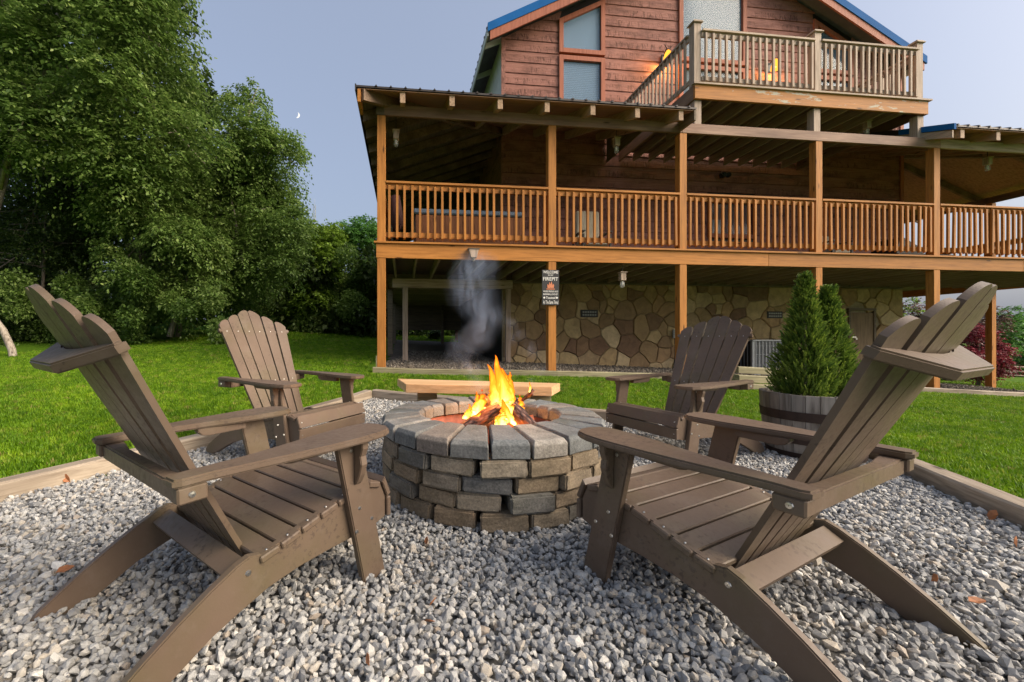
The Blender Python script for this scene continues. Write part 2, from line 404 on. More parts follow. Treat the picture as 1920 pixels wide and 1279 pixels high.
# gravel pad outline (inner side of the timbers)
PL0, PL1 = np.array((-4.16-.0, -1.0)), np.array((-1.04, 5.5))
PB1 = np.array((3.56, 3.9)); PR0 = np.array((1.52, -1.0))
PAD = [PL0, PL1, PB1, PR0]
def inside(poly, q):
    q = np.atleast_2d(q); res = np.ones(len(q), bool)
    for a, b in zip(poly, poly[1:]+poly[:1]):
        res &= ((b[0]-a[0])*(q[:, 1]-a[1])-(b[1]-a[1])*(q[:, 0]-a[0])) <= 0
    return res
def grow(poly, m):
    c = sum(poly)/len(poly); return [p+(p-c)/np.linalg.norm(p-c)*m for p in poly]
PADG = grow(PAD, .07)
def porchmask(q):
    q = np.atleast_2d(q); x = q[:, 0]-HOX; y = q[:, 1]-HOY; t = x*CH+y*SH; d = -x*SH+y*CH
    return (t > -.05) & (t < 17.2) & (d > -.42) & (d < 11)
def lines(a, b, dense0, dense1, step):
    L = list(np.arange(dense0, dense1, step)); s = step; v = dense1
    while v < b: L.append(v); s *= 1.12; v += s
    L.append(b); s = step; v = dense0-step
    while v > a: L.insert(0, v); s *= 1.12; v -= s
    L.insert(0, a); return np.array(L)
gx = lines(-300, 400, -5.5, 5.5, .1); gy = lines(-40, 700, -1.5, 7.5, .1)
XX, YY = np.meshgrid(gx, gy); q = np.stack([XX.ravel(), YY.ravel()], 1)
zz = gz(q); far = np.clip((np.hypot(q[:, 0], q[:, 1])-70)/100, 0, 1); zz = zz*(1-far)+(-1.5)*far
ins = inside(PADG, q); zz = np.where(ins, zz-.04, zz+.03)
pm = porchmask(q); zz = np.where(pm, zz-.05, zz)
nx = len(gx); faces = []
idx = np.arange(len(q)).reshape(len(gy), nx)
F = np.stack([idx[:-1, :-1], idx[:-1, 1:], idx[1:, 1:], idx[1:, :-1]], -1).reshape(-1, 4)
me = bpy.data.meshes.new('lawn'); me.from_pydata(np.column_stack([q, zz]).tolist(), [], F.tolist()); me.materials.append(M['lawn'])
me.polygons.foreach_set('use_smooth', [True]*len(me.polygons))
lawn = link(bpy.data.objects.new('lawn', me)); tag(lawn, 'mown green lawn sloping up to the tree line', kind='structure')

def sheet(name, region, step, dz, mat, label, x0, x1, y0, y1):
    xs = np.arange(x0, x1, step); ys = np.arange(y0, y1, step); A, B = np.meshgrid(xs, ys); Q = np.stack([A.ravel(), B.ravel()], 1)
    ok = region(Q); z = gz(Q)+dz; id_ = -np.ones(len(Q), int); id_[ok] = np.arange(ok.sum()); g = id_.reshape(len(ys), len(xs))
    f = np.stack([g[:-1, :-1], g[:-1, 1:], g[1:, 1:], g[1:, :-1]], -1).reshape(-1, 4); f = f[(f >= 0).all(1)]
    m = bpy.data.meshes.new(name); m.from_pydata(np.column_stack([Q, z])[ok].tolist(), [], f.tolist()); m.materials.append(mat)
    o = link(bpy.data.objects.new(name, m)); tag(o, label, kind='structure'); return o
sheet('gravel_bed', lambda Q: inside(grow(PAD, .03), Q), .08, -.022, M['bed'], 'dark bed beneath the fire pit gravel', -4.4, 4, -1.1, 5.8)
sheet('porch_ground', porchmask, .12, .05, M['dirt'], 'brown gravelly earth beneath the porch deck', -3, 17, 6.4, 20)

# ------------------------------------------------------------------ scatter by instances (stuff only)
def scatter(name, pts, rots, scl, idxs, srcs, label, mat):
    sc = bpy.data.collections.new(name+'_sources')
    for s in srcs: sc.objects.link(s)
    me = bpy.data.meshes.new(name); me.vertices.add(len(pts)); me.vertices.foreach_set('co', np.asarray(pts, np.float32).ravel())
    a = me.attributes.new('rot', 'FLOAT_VECTOR', 'POINT'); a.data.foreach_set('vector', np.asarray(rots, np.float32).ravel())
    a = me.attributes.new('scl', 'FLOAT_VECTOR', 'POINT'); a.data.foreach_set('vector', np.asarray(scl, np.float32).ravel())
    a = me.attributes.new('pick', 'INT', 'POINT'); a.data.foreach_set('value', np.asarray(idxs, np.int32))
    me.materials.append(mat)
    o = link(bpy.data.objects.new(name, me)); tag(o, label, kind='stuff')
    g = bpy.data.node_groups.new(name, 'GeometryNodeTree')
    g.interface.new_socket('Geometry', in_out='INPUT', socket_type='NodeSocketGeometry')
    g.interface.new_socket('Geometry', in_out='OUTPUT', socket_type='NodeSocketGeometry')
    N = g.nodes; gi = N.new('NodeGroupInput'); go = N.new('NodeGroupOutput'); ip = N.new('GeometryNodeInstanceOnPoints')
    ci = N.new('GeometryNodeCollectionInfo'); ci.inputs['Collection'].default_value = sc
    ci.inputs['Separate Children'].default_value = True; ci.inputs['Reset Children'].default_value = True
    def na(nm, ty):
        x = N.new('GeometryNodeInputNamedAttribute'); x.data_type = ty; x.inputs['Name'].default_value = nm; return x.outputs[0]
    g.links.new(gi.outputs[0], ip.inputs['Points']); g.links.new(ci.outputs[0], ip.inputs['Instance'])
    ip.inputs['Pick Instance'].default_value = True
    g.links.new(na('pick', 'INT'), ip.inputs['Instance Index'])
    er = N.new('FunctionNodeEulerToRotation'); g.links.new(na('rot', 'FLOAT_VECTOR'), er.inputs[0]); g.links.new(er.outputs[0], ip.inputs['Rotation'])
    g.links.new(na('scl', 'FLOAT_VECTOR'), ip.inputs['Scale'])
    g.links.new(ip.outputs[0], go.inputs[0])
    md = o.modifiers.new('scatter', 'NODES'); md.node_group = g
    return o
def rock_mesh(name, seed, mat):
    rd = random.Random(seed); bm = bmesh.new()
    bmesh.ops.create_icosphere(bm, subdivisions=1, radius=.5)
    sx, sy, sz = rd.uniform(.95, 1.5), rd.uniform(.7, 1.0), rd.uniform(.5, .8)
    for v in bm.verts:
        k = rd.uniform(.78, 1.18); v.co = Vector((v.co.x*sx*k, v.co.y*sy*k, v.co.z*sz*k))
    for _ in range(5):   # break faces off
        nrm = Vector((rd.gauss(0, 1), rd.gauss(0, 1), rd.gauss(0, 1))).normalized(); dd = rd.uniform(.20, .34)
        for v in bm.verts:
            k = v.co.dot(nrm)
            if k > dd: v.co -= nrm*(k-dd)
    me = bpy.data.meshes.new(name); bm.to_mesh(me); bm.free(); me.materials.append(mat)
    return bpy.data.objects.new(name, me)
PITC = np.array((.26, 2.71)); PITA, PITB = .66, .73
def jgrid(x0, x1, y0, y1, st, jit=.45):
    xs = np.arange(x0, x1, st); ys = np.arange(y0, y1, st); A, B = np.meshgrid(xs, ys)
    Q = np.stack([A.ravel(), B.ravel()], 1); return Q+rng.uniform(-jit*st, jit*st, Q.shape)
rocks = [rock_mesh('gravel_stone', k, M['rock']) for k in range(14)]
P_, S_ = [], []
for lay, (st, dz) in enumerate(((.0235, -.014), (.0265, -.004), (.050, .004))):
    Q = jgrid(-4.2, 3.7, .55, 5.7, st)
    Q = Q[inside(grow(PAD, -.03), Q)]
    # only keep what the frame can hold plus a margin
    k = (Q[:, 0] > -1.2*Q[:, 1]-.5) & (Q[:, 0] < 1.5*Q[:, 1]+.6); Q = Q[k]
    e = ((Q-PITC)/np.array((PITA-.05, PITB-.05))); Q = Q[(e**2).sum(1) > 1]
    if lay == 2: Q = Q[rng.random(len(Q)) < .6]
    sz = rng.lognormal(0, .27, len(Q))*.0275
    z = gz(Q)+dz+rng.normal(0, .0035, len(Q))
    # drift of stones against the pit and timbers
    e = np.sqrt((((Q-PITC)/np.array((PITA, PITB)))**2).sum(1)); z += .006*np.exp(-((e-1)/.12)**2)
    P_.append(np.column_stack([Q, z])); S_.append(sz)
P_ = np.concatenate(P_); S_ = np.concatenate(S_)
rots = rng.uniform(0, 2*np.pi, (len(P_), 3)); rots[:, 0] = rng.normal(0, .6, len(P_)); rots[:, 1] = rng.normal(0, .6, len(P_))
scatter('gravel', P_, rots, np.repeat(S_[:, None], 3, 1), rng.integers(0, 14, len(P_)), rocks, 'loose grey crushed stone covering the fire pit pad', M['rock'])
# gravel strip under the porch edge
brocks = [rock_mesh('brown_stone', 60+k, M['rock_brown']) for k in range(6)]
Q = jgrid(-1.3, 16, 6.8, 14, .055); x = Q[:, 0]-HOX; y = Q[:, 1]-HOY; t = x*CH+y*SH; d = -x*SH+y*CH
k = (t > 0) & (t < 16.9) & (d > -.3) & (d < np.where(t < 2.8, 6, 2.6)); Q = Q[k]
z = gz(Q)+.055
rots = rng.uniform(0, 6.28, (len(Q), 3))
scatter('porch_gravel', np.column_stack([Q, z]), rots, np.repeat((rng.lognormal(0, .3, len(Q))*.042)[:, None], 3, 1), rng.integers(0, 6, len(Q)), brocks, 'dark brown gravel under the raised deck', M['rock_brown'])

# grass
def tuft(name, seed, h):
    rd = random.Random(seed); vs, fs = [], []
    for k in range(22):
        a = rd.uniform(0, 6.28); r = rd.uniform(0, .045); x, y = r*math.cos(a), r*math.sin(a)
        b = rd.uniform(0, 6.28); hh = h*rd.uniform(.55, 1.1); ln = rd.uniform(.1, .6)*hh; wd = rd.uniform(.0022, .0038)
        dx, dy = math.cos(b), math.sin(b); i = len(vs)
        vs += [(x-dy*wd, y+dx*wd, 0), (x+dy*wd, y-dx*wd, 0), (x+dx*ln*.4+dy*wd*.8, y+dy*ln*.4-dx*wd*.8, hh*.6), (x+dx*ln*.4-dy*wd*.8, y+dy*ln*.4+dx*wd*.8, hh*.6), (x+dx*ln, y+dy*ln, hh)]
        fs += [(i, i+1, i+2, i+3), (i+3, i+2, i+4)]
    me = bpy.data.meshes.new(name); me.from_pydata(vs, [], fs); me.materials.append(M['grass'])
    return bpy.data.objects.new(name, me)
tufts = [tuft('grass_tuft', k, .044) for k in range(7)]
PP, SS = [], []
for (x0, x1, y0, y1, st, s) in ((-10, 11, 1.2, 7.5, .042, 1.0), (-17, 17, 7.5, 13, .075, 1.35), (-16, 30, 13, 24, .15, 2.1), (14, 46, 9, 30, .24, 2.6)):
    Q = jgrid(x0, x1, y0, y1, st, .5)
    k = (Q[:, 0] > -1.16*Q[:, 1]-2.5) & (Q[:, 0] < 1.42*Q[:, 1]+2) & ~inside(grow(PAD, .17), Q) & ~porchmask(Q); Q = Q[k]
    if st == .24: Q = Q[(Q[:, 0] > 15.9) | (Q[:, 1] > 24)]
    x = Q[:, 0]-HOX; y = Q[:, 1]-HOY; t = x*CH+y*SH; d = -x*SH+y*CH
    Q = Q[~((t > -.3) & (t < 17.3) & (d > 0) & (d < 11))]
    lim = np.interp(Q[:, 0], [-16, -11, -9.6, -8.8, -6.4, -3.6, 0], [9, 9.8, 13.0, 16.4, 18.4, 20.5, 24]); Q = Q[Q[:, 1] < lim+.8]
    PP.append(np.column_stack([Q, gz(Q)+.026])); SS.append(rng.uniform(.75, 1.2, len(Q))*s)
PP = np.concatenate(PP); SS = np.concatenate(SS)
rots = np.zeros((len(PP), 3)); rots[:, 2] = rng.uniform(0, 6.28, len(PP)); rots[:, :2] = rng.normal(0, .12, (len(PP), 2))
sc3 = np.column_stack([SS, SS, SS**.45*rng.uniform(.8, 1.15, len(SS))])
scatter('grass', PP, rots, sc3, rng.integers(0, 7, len(PP)), tufts, 'short mown bright green grass blades', M['grass'])

# ------------------------------------------------------------------ HOUSE (local axes: x along the front, y into the house, z up)
house = empty('log_sided_house', (HOX, HOY, 0), HA)
tag(house, 'red brown wood sided house with orange cedar porch, blue roof trim and balcony', 'house')
WD, TL, TR = 2.7, 2.75, 13.84; TP, ZP, SL = 8.25, 11.24, .52
def hg(t, d): x, y, _ = W(t, d); return g1(x, y)+.05
POSTT = (0, 2.99, 5.48, 8.27, 10.88, 13.75, 16.7)
# posts
for t in POSTT:
    g = hg(t, 0)
    box('porch_post', t-.07, t+.07, -.07, .07, g-.15, 2.272, M['cedar_z'], house, .004)
    box('porch_post', t-.07, t+.07, -.07, .07, 2.553, 4.688, M['cedar_z'], house, .004)
box('post_sleeve', -.09, -.072, -.085, .08, hg(0, 0)-.1, .62, M['timber_green'], house)
for d in (2.7, 5.6, 8.5):
    box('porch_post', 16.63, 16.77, d-.07, d+.07, hg(16.7, d)-.3, 2.272, M['cedar_z'], house, .004)
    box('porch_post', 16.63, 16.77, d-.07, d+.07, 2.553, 4.688, M['cedar_z'], house, .004)
for d in (4.5, 9.0):
    box('porch_post', -.07, .07, d-.07, d+.07, hg(0, d)-.2, 2.272, M['dark_x'], house, .004)
    box('porch_post', -.07, .07, d-.07, d+.07, 2.553, 4.688, M['dark_x'], house, .004)
# deck
def part_empty(name, parent=house): return empty(name, parent=parent)
deck = part_empty('porch_deck')
for a, b in ((-.085, 7.2), (7.203, 12.9), (12.903, 17.0)):
    box('rim_board', a, b, -.075, -.032, 2.275, 2.52, M['cedar_x'], deck, .003)
box('deck_nosing', -.12, 17.05, -.115, -.02, 2.522, 2.551, M['cedar_x'], deck)
box('rim_board', -.085, -.042, -.03, 11, 2.275, 2.52, M['cedar_y'], deck)
box('rim_board', 16.957, 17.0, -.03, 11, 2.275, 2.52, M['cedar_y'], deck)
jm = bpy.data.meshes.new('joist')
def shared_box(name, x0, x1, y0, y1, z0, z1, mat):
    bm = bmesh.new(); add_box(bm, x0, x1, y0, y1, z0, z1); bmesh.ops.recalc_face_normals(bm, faces=bm.faces)
    me = bpy.data.meshes.new(name); bm.to_mesh(me); bm.free(); me.materials.append(mat); return me
jme = shared_box('joist', -.019, .019, -.03, 2.66, 2.29, 2.478, M['joist_y'])
t = .2
while t < 16.9: share('joist', jme, deck, (t, 0, 0)); t += .4
jme2 = shared_box('joist', -.03, 2.70, -.019, .019, 2.29, 2.478, M['joist_x'])
d = 3.0
while d < 11: share('joist', jme2, deck, (0, d, 0)); d += .4
bl = shared_box('ledger_block', -.018, .018, 2.56, 2.655, 2.2, 2.29, M['joist_y'])
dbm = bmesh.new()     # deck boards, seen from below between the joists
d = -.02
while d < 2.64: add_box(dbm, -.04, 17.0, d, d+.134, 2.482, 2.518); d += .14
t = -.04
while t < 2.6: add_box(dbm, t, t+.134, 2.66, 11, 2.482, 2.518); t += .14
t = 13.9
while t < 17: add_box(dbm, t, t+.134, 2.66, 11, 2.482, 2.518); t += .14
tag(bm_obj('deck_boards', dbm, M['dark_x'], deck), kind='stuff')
box('ledger', TL+.1, TR, 2.63, 2.668, 2.27, 2.46, M['dark_x'], deck)
# inner frame under the left end of the deck
fr = part_empty('inner_frame')
box('header', .12, 2.93, 2.40, 2.52, 2.08, 2.286, M['grey_x'], fr, .004)
box('frame_post', .35, .47, 2.38, 2.50, hg(.4, 2.4)-.1, 2.078, M['grey_z'], fr, .004)
box('frame_post', 2.76, 2.88, 2.38, 2.50, hg(2.8, 2.4)-.1, 2.078, M['grey_z'], fr, .004)
# lapped dark boards closing the far side under the deck
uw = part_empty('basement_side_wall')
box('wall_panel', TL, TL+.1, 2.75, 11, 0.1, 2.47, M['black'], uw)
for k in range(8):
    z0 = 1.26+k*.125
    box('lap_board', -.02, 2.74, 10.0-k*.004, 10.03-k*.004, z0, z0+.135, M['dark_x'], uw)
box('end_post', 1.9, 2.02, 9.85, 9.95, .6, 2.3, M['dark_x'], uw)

# railings
bal_me = shared_box('baluster', -.019, .019, -.019, .019, 0, .93, M['cedar_z'])
bal_grey = shared_box('baluster', -.019, .019, -.019, .019, 0, .93, M['grey_z'])
def baluster_mesh(mat):
    bm = bmesh.new(); h = .93; s = .019
    v = [bm.verts.new(p) for p in ((-s, -s, .02), (s, -s, .02), (s, s, -.0), (-s, s, -.0), (-s, -s, h-.03), (s, -s, h-.03), (s, s, h), (-s, s, h))]
    for f in BF: bm.faces.new([v[i] for i in f])
    bmesh.ops.recalc_face_normals(bm, faces=bm.faces)
    me = bpy.data.meshes.new('baluster'); bm.to_mesh(me); bm.free(); me.materials.append(mat); return me
bal_me = baluster_mesh(M['cedar_z']); bal_grey = baluster_mesh(M['grey_z'])
def railing(a, b, axis, fixed, z0, mats, bal, out, sp=.127, parent=house, cap=True):
    """a..b along axis; fixed = the other coordinate; out = outward sign"""
    r = part_empty('railing', parent); mx, my = mats; mt = mx if axis == 'x' else my
    def bx(nm, o0, o1, z_0, z_1):
        lo, hi = sorted((fixed+o0*out, fixed+o1*out))
        if axis == 'x': box(nm, a, b, lo, hi, z_0, z_1, mt, r, .002)
        else: box(nm, lo, hi, a, b, z_0, z_1, mt, r, .002)
    bx('top_rail', -.045, .075, z0+1.0, z0+1.036)
    bx('upper_rail', -.0, .036, z0+.905, z0+.996)
    bx('lower_rail', -.0, .036, z0+.09, z0+.175)
    n = max(1, int((b-a)/sp)); st = (b-a)/n
    for k in range(n):
        p = a+st*(k+.5)+random.uniform(-.006, .006); f = fixed+out*.057
        zz_ = z0+.055+random.uniform(-.008, .004)
        rot = (random.gauss(0, .004), random.gauss(0, .004), 0)
        if axis == 'y': rot = (0, 0, math.pi/2 if out < 0 else -math.pi/2)
        elif out > 0: rot = (0, 0, math.pi)
        loc = (p, f, zz_) if axis == 'x' else (f, p, zz_)
        share('baluster', bal, r, loc, rot)
    return r
CX = (M['cedar_x'], M['cedar_y']); GX = (M['grey_x'], M['grey_y'])
for a, b in zip(POSTT, POSTT[1:]): railing(a+.072, b-.072, 'x', .0, 2.551, CX, bal_me, -1)
railing(.08, 2.62, 'y', 16.7, 2.551, CX, bal_me, 1); railing(2.78, 5.52, 'y', 16.7, 2.551, CX, bal_me, 1); railing(5.68, 8.42, 'y', 16.7, 2.551, CX, bal_me, 1)
railing(.08, 4.42, 'y', 0, 2.551, CX, bal_me, -1); railing(4.58, 8.92, 'y', 0, 2.551, CX, bal_me, -1)

# upper beam
bms = part_empty('porch_beam')
for a, b, mt in ((.05, 5.46, M['beam']), (5.463, 10.95, M['beam']), (10.953, 17.0, M['grey_x'])):
    box('beam_board', a, b, -.078, -.03, 4.69, 4.868, mt, bms, .003)
box('beam_end', -.085, .048, -.072, .06, 4.692, 4.90, M['dark_x'], bms)
box('beam_board', -.07, -.02, .06, 10, 4.69, 4.868, M['beam_y'], bms)
box('beam_board', 16.68, 16.73, -.03, 10, 4.69, 4.868, M['beam_y'], bms)

# porch roofs: front plane rises into the house, hips at both outer corners
def roof_plane(parent, tri, thick, mat, name):
    vs = [Vector(p) for p in tri]; up = Vector((0, 0, thick)); k = len(vs)
    V = [v for v in vs]+[v+up for v in vs]
    F = [tuple(range(k))[::-1], tuple(range(k, 2*k))]+[(i, (i+1) % k, k+(i+1) % k, k+i) for i in range(k)]
    return mesh_obj(name, V, F, mat, parent)
RS = .36
def rz(d): return 4.885+RS*(d+.5)
def make_porch_roof(t0, t1, hipL, hipR, name):
    pr = part_empty(name)
    dmax = 2.69
    pts = [(t0, -.5), (t1, -.5), (t1-(3.19 if hipR else 0), dmax), (t0+(3.12 if hipL else 0), dmax)]
    roof_plane(pr, [(p[0], p[1], rz(p[1])) for p in pts], .03, M['metal_dark'], 'roof_sheet')
    # board ceiling under the sheet
    roof_plane(pr, [(p[0]+(.02 if p[0] < 8 else -.02), p[1]+.02, rz(p[1])-.02) for p in pts], .012, M['ceiling'], 'ceiling_boards')
    # ribs of the corrugated sheet
    rb = bmesh.new(); t = t0+.08
    while t < t1-.03:
        dd = dmax
        if hipL: dd = min(dd, -.5+(t-t0)*1.02)
        if hipR: dd = min(dd, -.5+(t1-t)*1.0)
        if dd > -.4:
            a, b = -.515, dd
            vs = [rb.verts.new(p) for p in ((t-.022, a, rz(a)+.026), (t+.022, a, rz(a)+.026), (t, a, rz(a)+.056), (t-.022, b, rz(b)+.026), (t+.022, b, rz(b)+.026), (t, b, rz(b)+.056))]
            for f in ((0, 1, 2), (3, 5, 4), (0, 2, 5, 3), (1, 4, 5, 2), (0, 3, 4, 1)): rb.faces.new([vs[i] for i in f])
        t += .232
    tag(bm_obj('sheet_ribs', rb, M['metal_dark'], pr), kind='stuff')
    # rafters
    t = t0+(.73 if hipL else .24)
    while t < t1-.05:
        dd = dmax
        if hipL: dd = min(dd, -.5+(t-t0)*1.0)
        if hipR: dd = min(dd, -.5+(t1-t)*1.0)
        if dd > 0:
            z0 = rz(-.46)-.2; z1 = rz(dd)-.2
            prism('rafter', [(-.46, z0), (-.46, z0+.175), (dd, z1+.175), (dd, z1)], 'x', t-.042, t+.042, M['rafter_y'], pr)
        t += .80
    if hipL:
        m = Matrix.Translation((t0, 0, 0))
        L = 3.12
        mesh_obj('hip_rafter', [(t0+.06, -.44, rz(-.5)-.2), (t0+.12, -.5, rz(-.5)-.2), (t0+L+.03, dmax-.03, rz(dmax)-.2), (t0+L-.03, dmax+.03, rz(dmax)-.2),
                                (t0+.06, -.44, rz(-.5)-.02), (t0+.12, -.5, rz(-.5)-.02), (t0+L+.03, dmax-.03, rz(dmax)-.02), (t0+L-.03, dmax+.03, rz(dmax)-.02)], BF, M['beam_y'], pr)
        # corner tail board, orange
        box('corner_tail', t0+.02, t0+.07, -.49, -.08, 4.66, 4.86, M['cedar_y'], pr)
        roof_plane(pr, [(t0, -.5, rz(-.5)), (t0+3.12, dmax, rz(dmax)), (t0+3.12, 11, rz(dmax)), (t0, 11, rz(-.5))], .03, M['metal_dark'], 'side_roof_sheet')
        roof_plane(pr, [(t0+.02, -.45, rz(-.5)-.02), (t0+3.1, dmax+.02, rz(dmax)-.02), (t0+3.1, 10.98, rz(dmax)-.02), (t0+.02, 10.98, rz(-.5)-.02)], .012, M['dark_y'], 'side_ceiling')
        d = .2
        while d < 10.8:
            s0 = t0+.04; s1 = min(t0+3.1, t0+(d+.5)*1.0) if d < 2.6 else t0+3.1
            za = rz(-.5)-.2; zb = za+(s1-s0)*RS*3.19/3.12
            prism('side_rafter', [(s0, za), (s0, za+.175), (s1, zb+.175), (s1, zb)], 'y', d-.021, d+.021, M['beam_y'], pr)
            d += .61
        box('eave_board', t0-.02, t0+.0, -.5, 11, rz(-.5)-.05, rz(-.5)+.05, M['metal_dark'], pr)
    if hipR:
        roof_plane(pr, [(t1, -.5, rz(-.5)), (t1, 11, rz(-.5)), (t1-3.19, 11, rz(dmax)), (t1-3.19, dmax, rz(dmax))], .03, M['metal_dark'], 'side_roof_sheet')
        roof_plane(pr, [(t1-.02, -.45, rz(-.5)-.02), (t1-.02, 10.98, rz(-.5)-.02), (t1-3.17, 10.98, rz(dmax)-.02), (t1-3.17, dmax+.02, rz(dmax)-.02)], .012, M['ceiling'], 'side_ceiling')
        for d in (1.4, 3.0, 4.6, 6.2, 7.8):
            s1 = t1-.04; s0 = max(t1-3.1, t1-(d+.5)*1.0) if d < 2.6 else t1-3.1
            za = rz(-.5)-.2; zb = za+(s1-s0)*RS
            prism('side_rafter', [(s0, zb), (s0, zb+.175), (s1, za+.175), (s1, za)], 'y', d-.03, d+.03, M['beam_y'], pr)
        L = 3.19
        mesh_obj('hip_rafter', [(t1-.12, -.5, rz(-.5)-.22), (t1-.06, -.44, rz(-.5)-.22), (t1-L+.03, dmax+.03, rz(dmax)-.22), (t1-L-.03, dmax-.03, rz(dmax)-.22),
                                (t1-.12, -.5, rz(-.5)-.02), (t1-.06, -.44, rz(-.5)-.02), (t1-L+.03, dmax+.03, rz(dmax)-.02), (t1-L-.03, dmax-.03, rz(dmax)-.02)], BF, M['beam_y'], pr)
    return pr
r1 = make_porch_roof(-.37, 5.42, True, False, 'porch_roof')
box('end_fascia', 5.385, 5.42, -.49, .3, 4.70, 4.885, M['dark_y'], r1)
prism('end_panel', [(.9, 5.30), (.9, rz(.9)-.025), (2.68, rz(2.68)-.025), (2.68, 5.30)], 'x', 5.395, 5.419, M['dark_y'], r1)
r2 = make_porch_roof(10.62, 17.1, False, True, 'porch_roof')
z0, z1 = rz(-.52), rz(2.7)
zm = rz(.35); prism('blue_rake_trim', [(-.53, z0-.06), (-.53, z0+.05), (.35, zm+.05), (.35, zm-.06)], 'x', 10.57, 10.617, M['metal_blue'], r2)
prism('rake_trim', [(.352, zm-.06), (.352, zm+.05), (2.68, z1+.05), (2.68, z1-.06)], 'x', 10.57, 10.617, M['metal_dark'], r2)
prism('rake_board', [(-.49, z0-.2), (-.49, z0-.063), (2.6, z1-.063), (2.6, z1-.2)], 'x', 10.59, 10.617, M['grey_y'], r2)

# balcony
bal = part_empty('balcony')
ZB = 5.335
box('fascia_board', 5.70, 10.66, -.085, -.04, ZB, 5.59, M['cedar_peel'], bal, .003)
box('deck_nosing', 5.66, 10.71, -.12, -.03, 5.592, 5.622, M['grey_x'], bal)
box('side_board', 5.70, 5.745, -.038, 2.66, ZB, 5.59, M['beam_y'], bal)
box('side_board', 10.615, 10.66, -.038, 2.66, ZB, 5.59, M['beam_y'], bal)
jme3 = shared_box('balcony_joist', -.02, .02, -.03, 2.66, 5.36, 5.545, M['joist_y'])
t = 6.1
while t < 10.55: share('balcony_joist', jme3, bal, (t, 0, 0)); t += .41
dbm = bmesh.new(); d = -.02
while d < 2.6: add_box(dbm, 5.72, 10.64, d, d+.134, 5.55, 5.586); d += .14
tag(bm_obj('balcony_boards', dbm, M['dark_x'], bal), kind='stuff')
def cap_post(t, d, z0, z1):
    box('balcony_post', t-.07, t+.07, d-.07, d+.07, z0, z1, M['grey_z'], bal, .004)
    box('post_cap', t-.1, t+.1, d-.1, d+.1, z1+.001, z1+.03, M['grey_x'], bal, .006)
    box('post_cap', t-.08, t+.08, d-.08, d+.08, z1+.031, z1+.055, M['grey_x'], bal, .006)
for t in (5.80, 8.27, 10.56):
    box('balcony_leg', t-.07, t+.07, -.0+.0-.03, .11, 4.87, ZB-.003 if t != 5.8 else ZB-.003, M['grey_z'], bal, .004)
    cap_post(t, .05 if t != 8.27 else .02, 5.624, 6.78)
railing(5.872, 8.198, 'x', .0, 5.61, GX, bal_grey, -1, .13); railing(8.342, 10.488, 'x', .0, 5.61, GX, bal_grey, -1, .13)
railing(.125, 2.6, 'y', 5.76, 5.61, GX, bal_grey, -1, .13); railing(.125, 2.6, 'y', 10.6, 5.61, GX, bal_grey, 1, .13)

# ------------------------------------------------------------------ walls
def rake_l(z): return max(TL, TP-(ZP-.16-z)/SL)
def rake_r(z): return min(TR, TP+(ZP-.16-z)/SL)
WIN = [(4.17, 5.35, 7.95, 9.40), (4.17, 5.35, 6.30, 7.88), (7.33, 9.2, 7.98, 9.9), (7.33, 9.2, 6.2, 7.90), (11.15, 12.33, 7.95, 9.40), (11.15, 12.33, 6.30, 7.88), (8.12, 9.48, 3.5, 4.5)]
gw = part_empty('gable_wall'); mw = part_empty('main_floor_wall')
z = 2.52; BH = .27
def clip_row(z0, z1, cuts):
    segs = [(rake_l(z0), rake_r(z0))]
    for a, b, c0, c1 in cuts:
        if c1 > z0+.02 and c0 < z1-.02:
            ns = []
            for s in segs:
                if b <= s[0] or a >= s[1]: ns.append(s); continue
                if a > s[0]: ns.append((s[0], a))
                if b < s[1]: ns.append((b, s[1]))
            segs = ns
    return segs
while z < 11.0:
    z1 = z+BH-.008
    par = mw if z < 5.3 else gw
    for a, b in clip_row(z, z1, WIN):
        if b-a < .05: continue
        a1 = max(a, rake_l(z1)); b1 = min(b, rake_r(z1))
        if b1 <= a1: b1 = a1+.01
        off = .006
        yb = WD+.03
        V = [(a, WD-.012, z), (b, WD-.012, z), (b1, WD+.006, z1), (a1, WD+.006, z1), (a, yb, z), (b, yb, z), (b1, yb, z1), (a1, yb, z1)]
        mesh_obj('siding_board', V, [(0, 1, 2, 3), (5, 4, 7, 6), (4, 5, 1, 0), (3, 2, 6, 7), (4, 0, 3, 7), (1, 5, 6, 2)], M['siding'], par)
    z += BH
mesh_obj('wall_core', [(TL+.02, WD+.035, 2.5), (TR-.02, WD+.035, 2.5), (TR-.02, WD+.035, 8.25), (TP, WD+.035, ZP-.2), (TL+.02, WD+.035, 8.25)], [(0, 1, 2, 3, 4)], M['black'], gw)
box('corner_board', TL-.03, TL+.07, WD-.035, WD-.013, 5.3, 8.2, M['siding'], gw)
box('corner_board', TR-.07, TR+.03, WD-.035, WD-.013, 2.5, 8.2, M['trim'], gw)
sw = part_empty('side_wall')
z = 2.5
while z < 8.1:
    box('siding_board', TL-.02, TL+.0, WD, 12, z, z+BH-.008, M['siding'] if z < 6.2 else M['white_trim'], sw)
    box('siding_board', TR, TR+.02, WD, 12, z, z+BH-.008, M['siding'], sw); z += BH
box('back_wall', TL, TR, 12, 12.1, 0, 8.2, M['siding'], house)

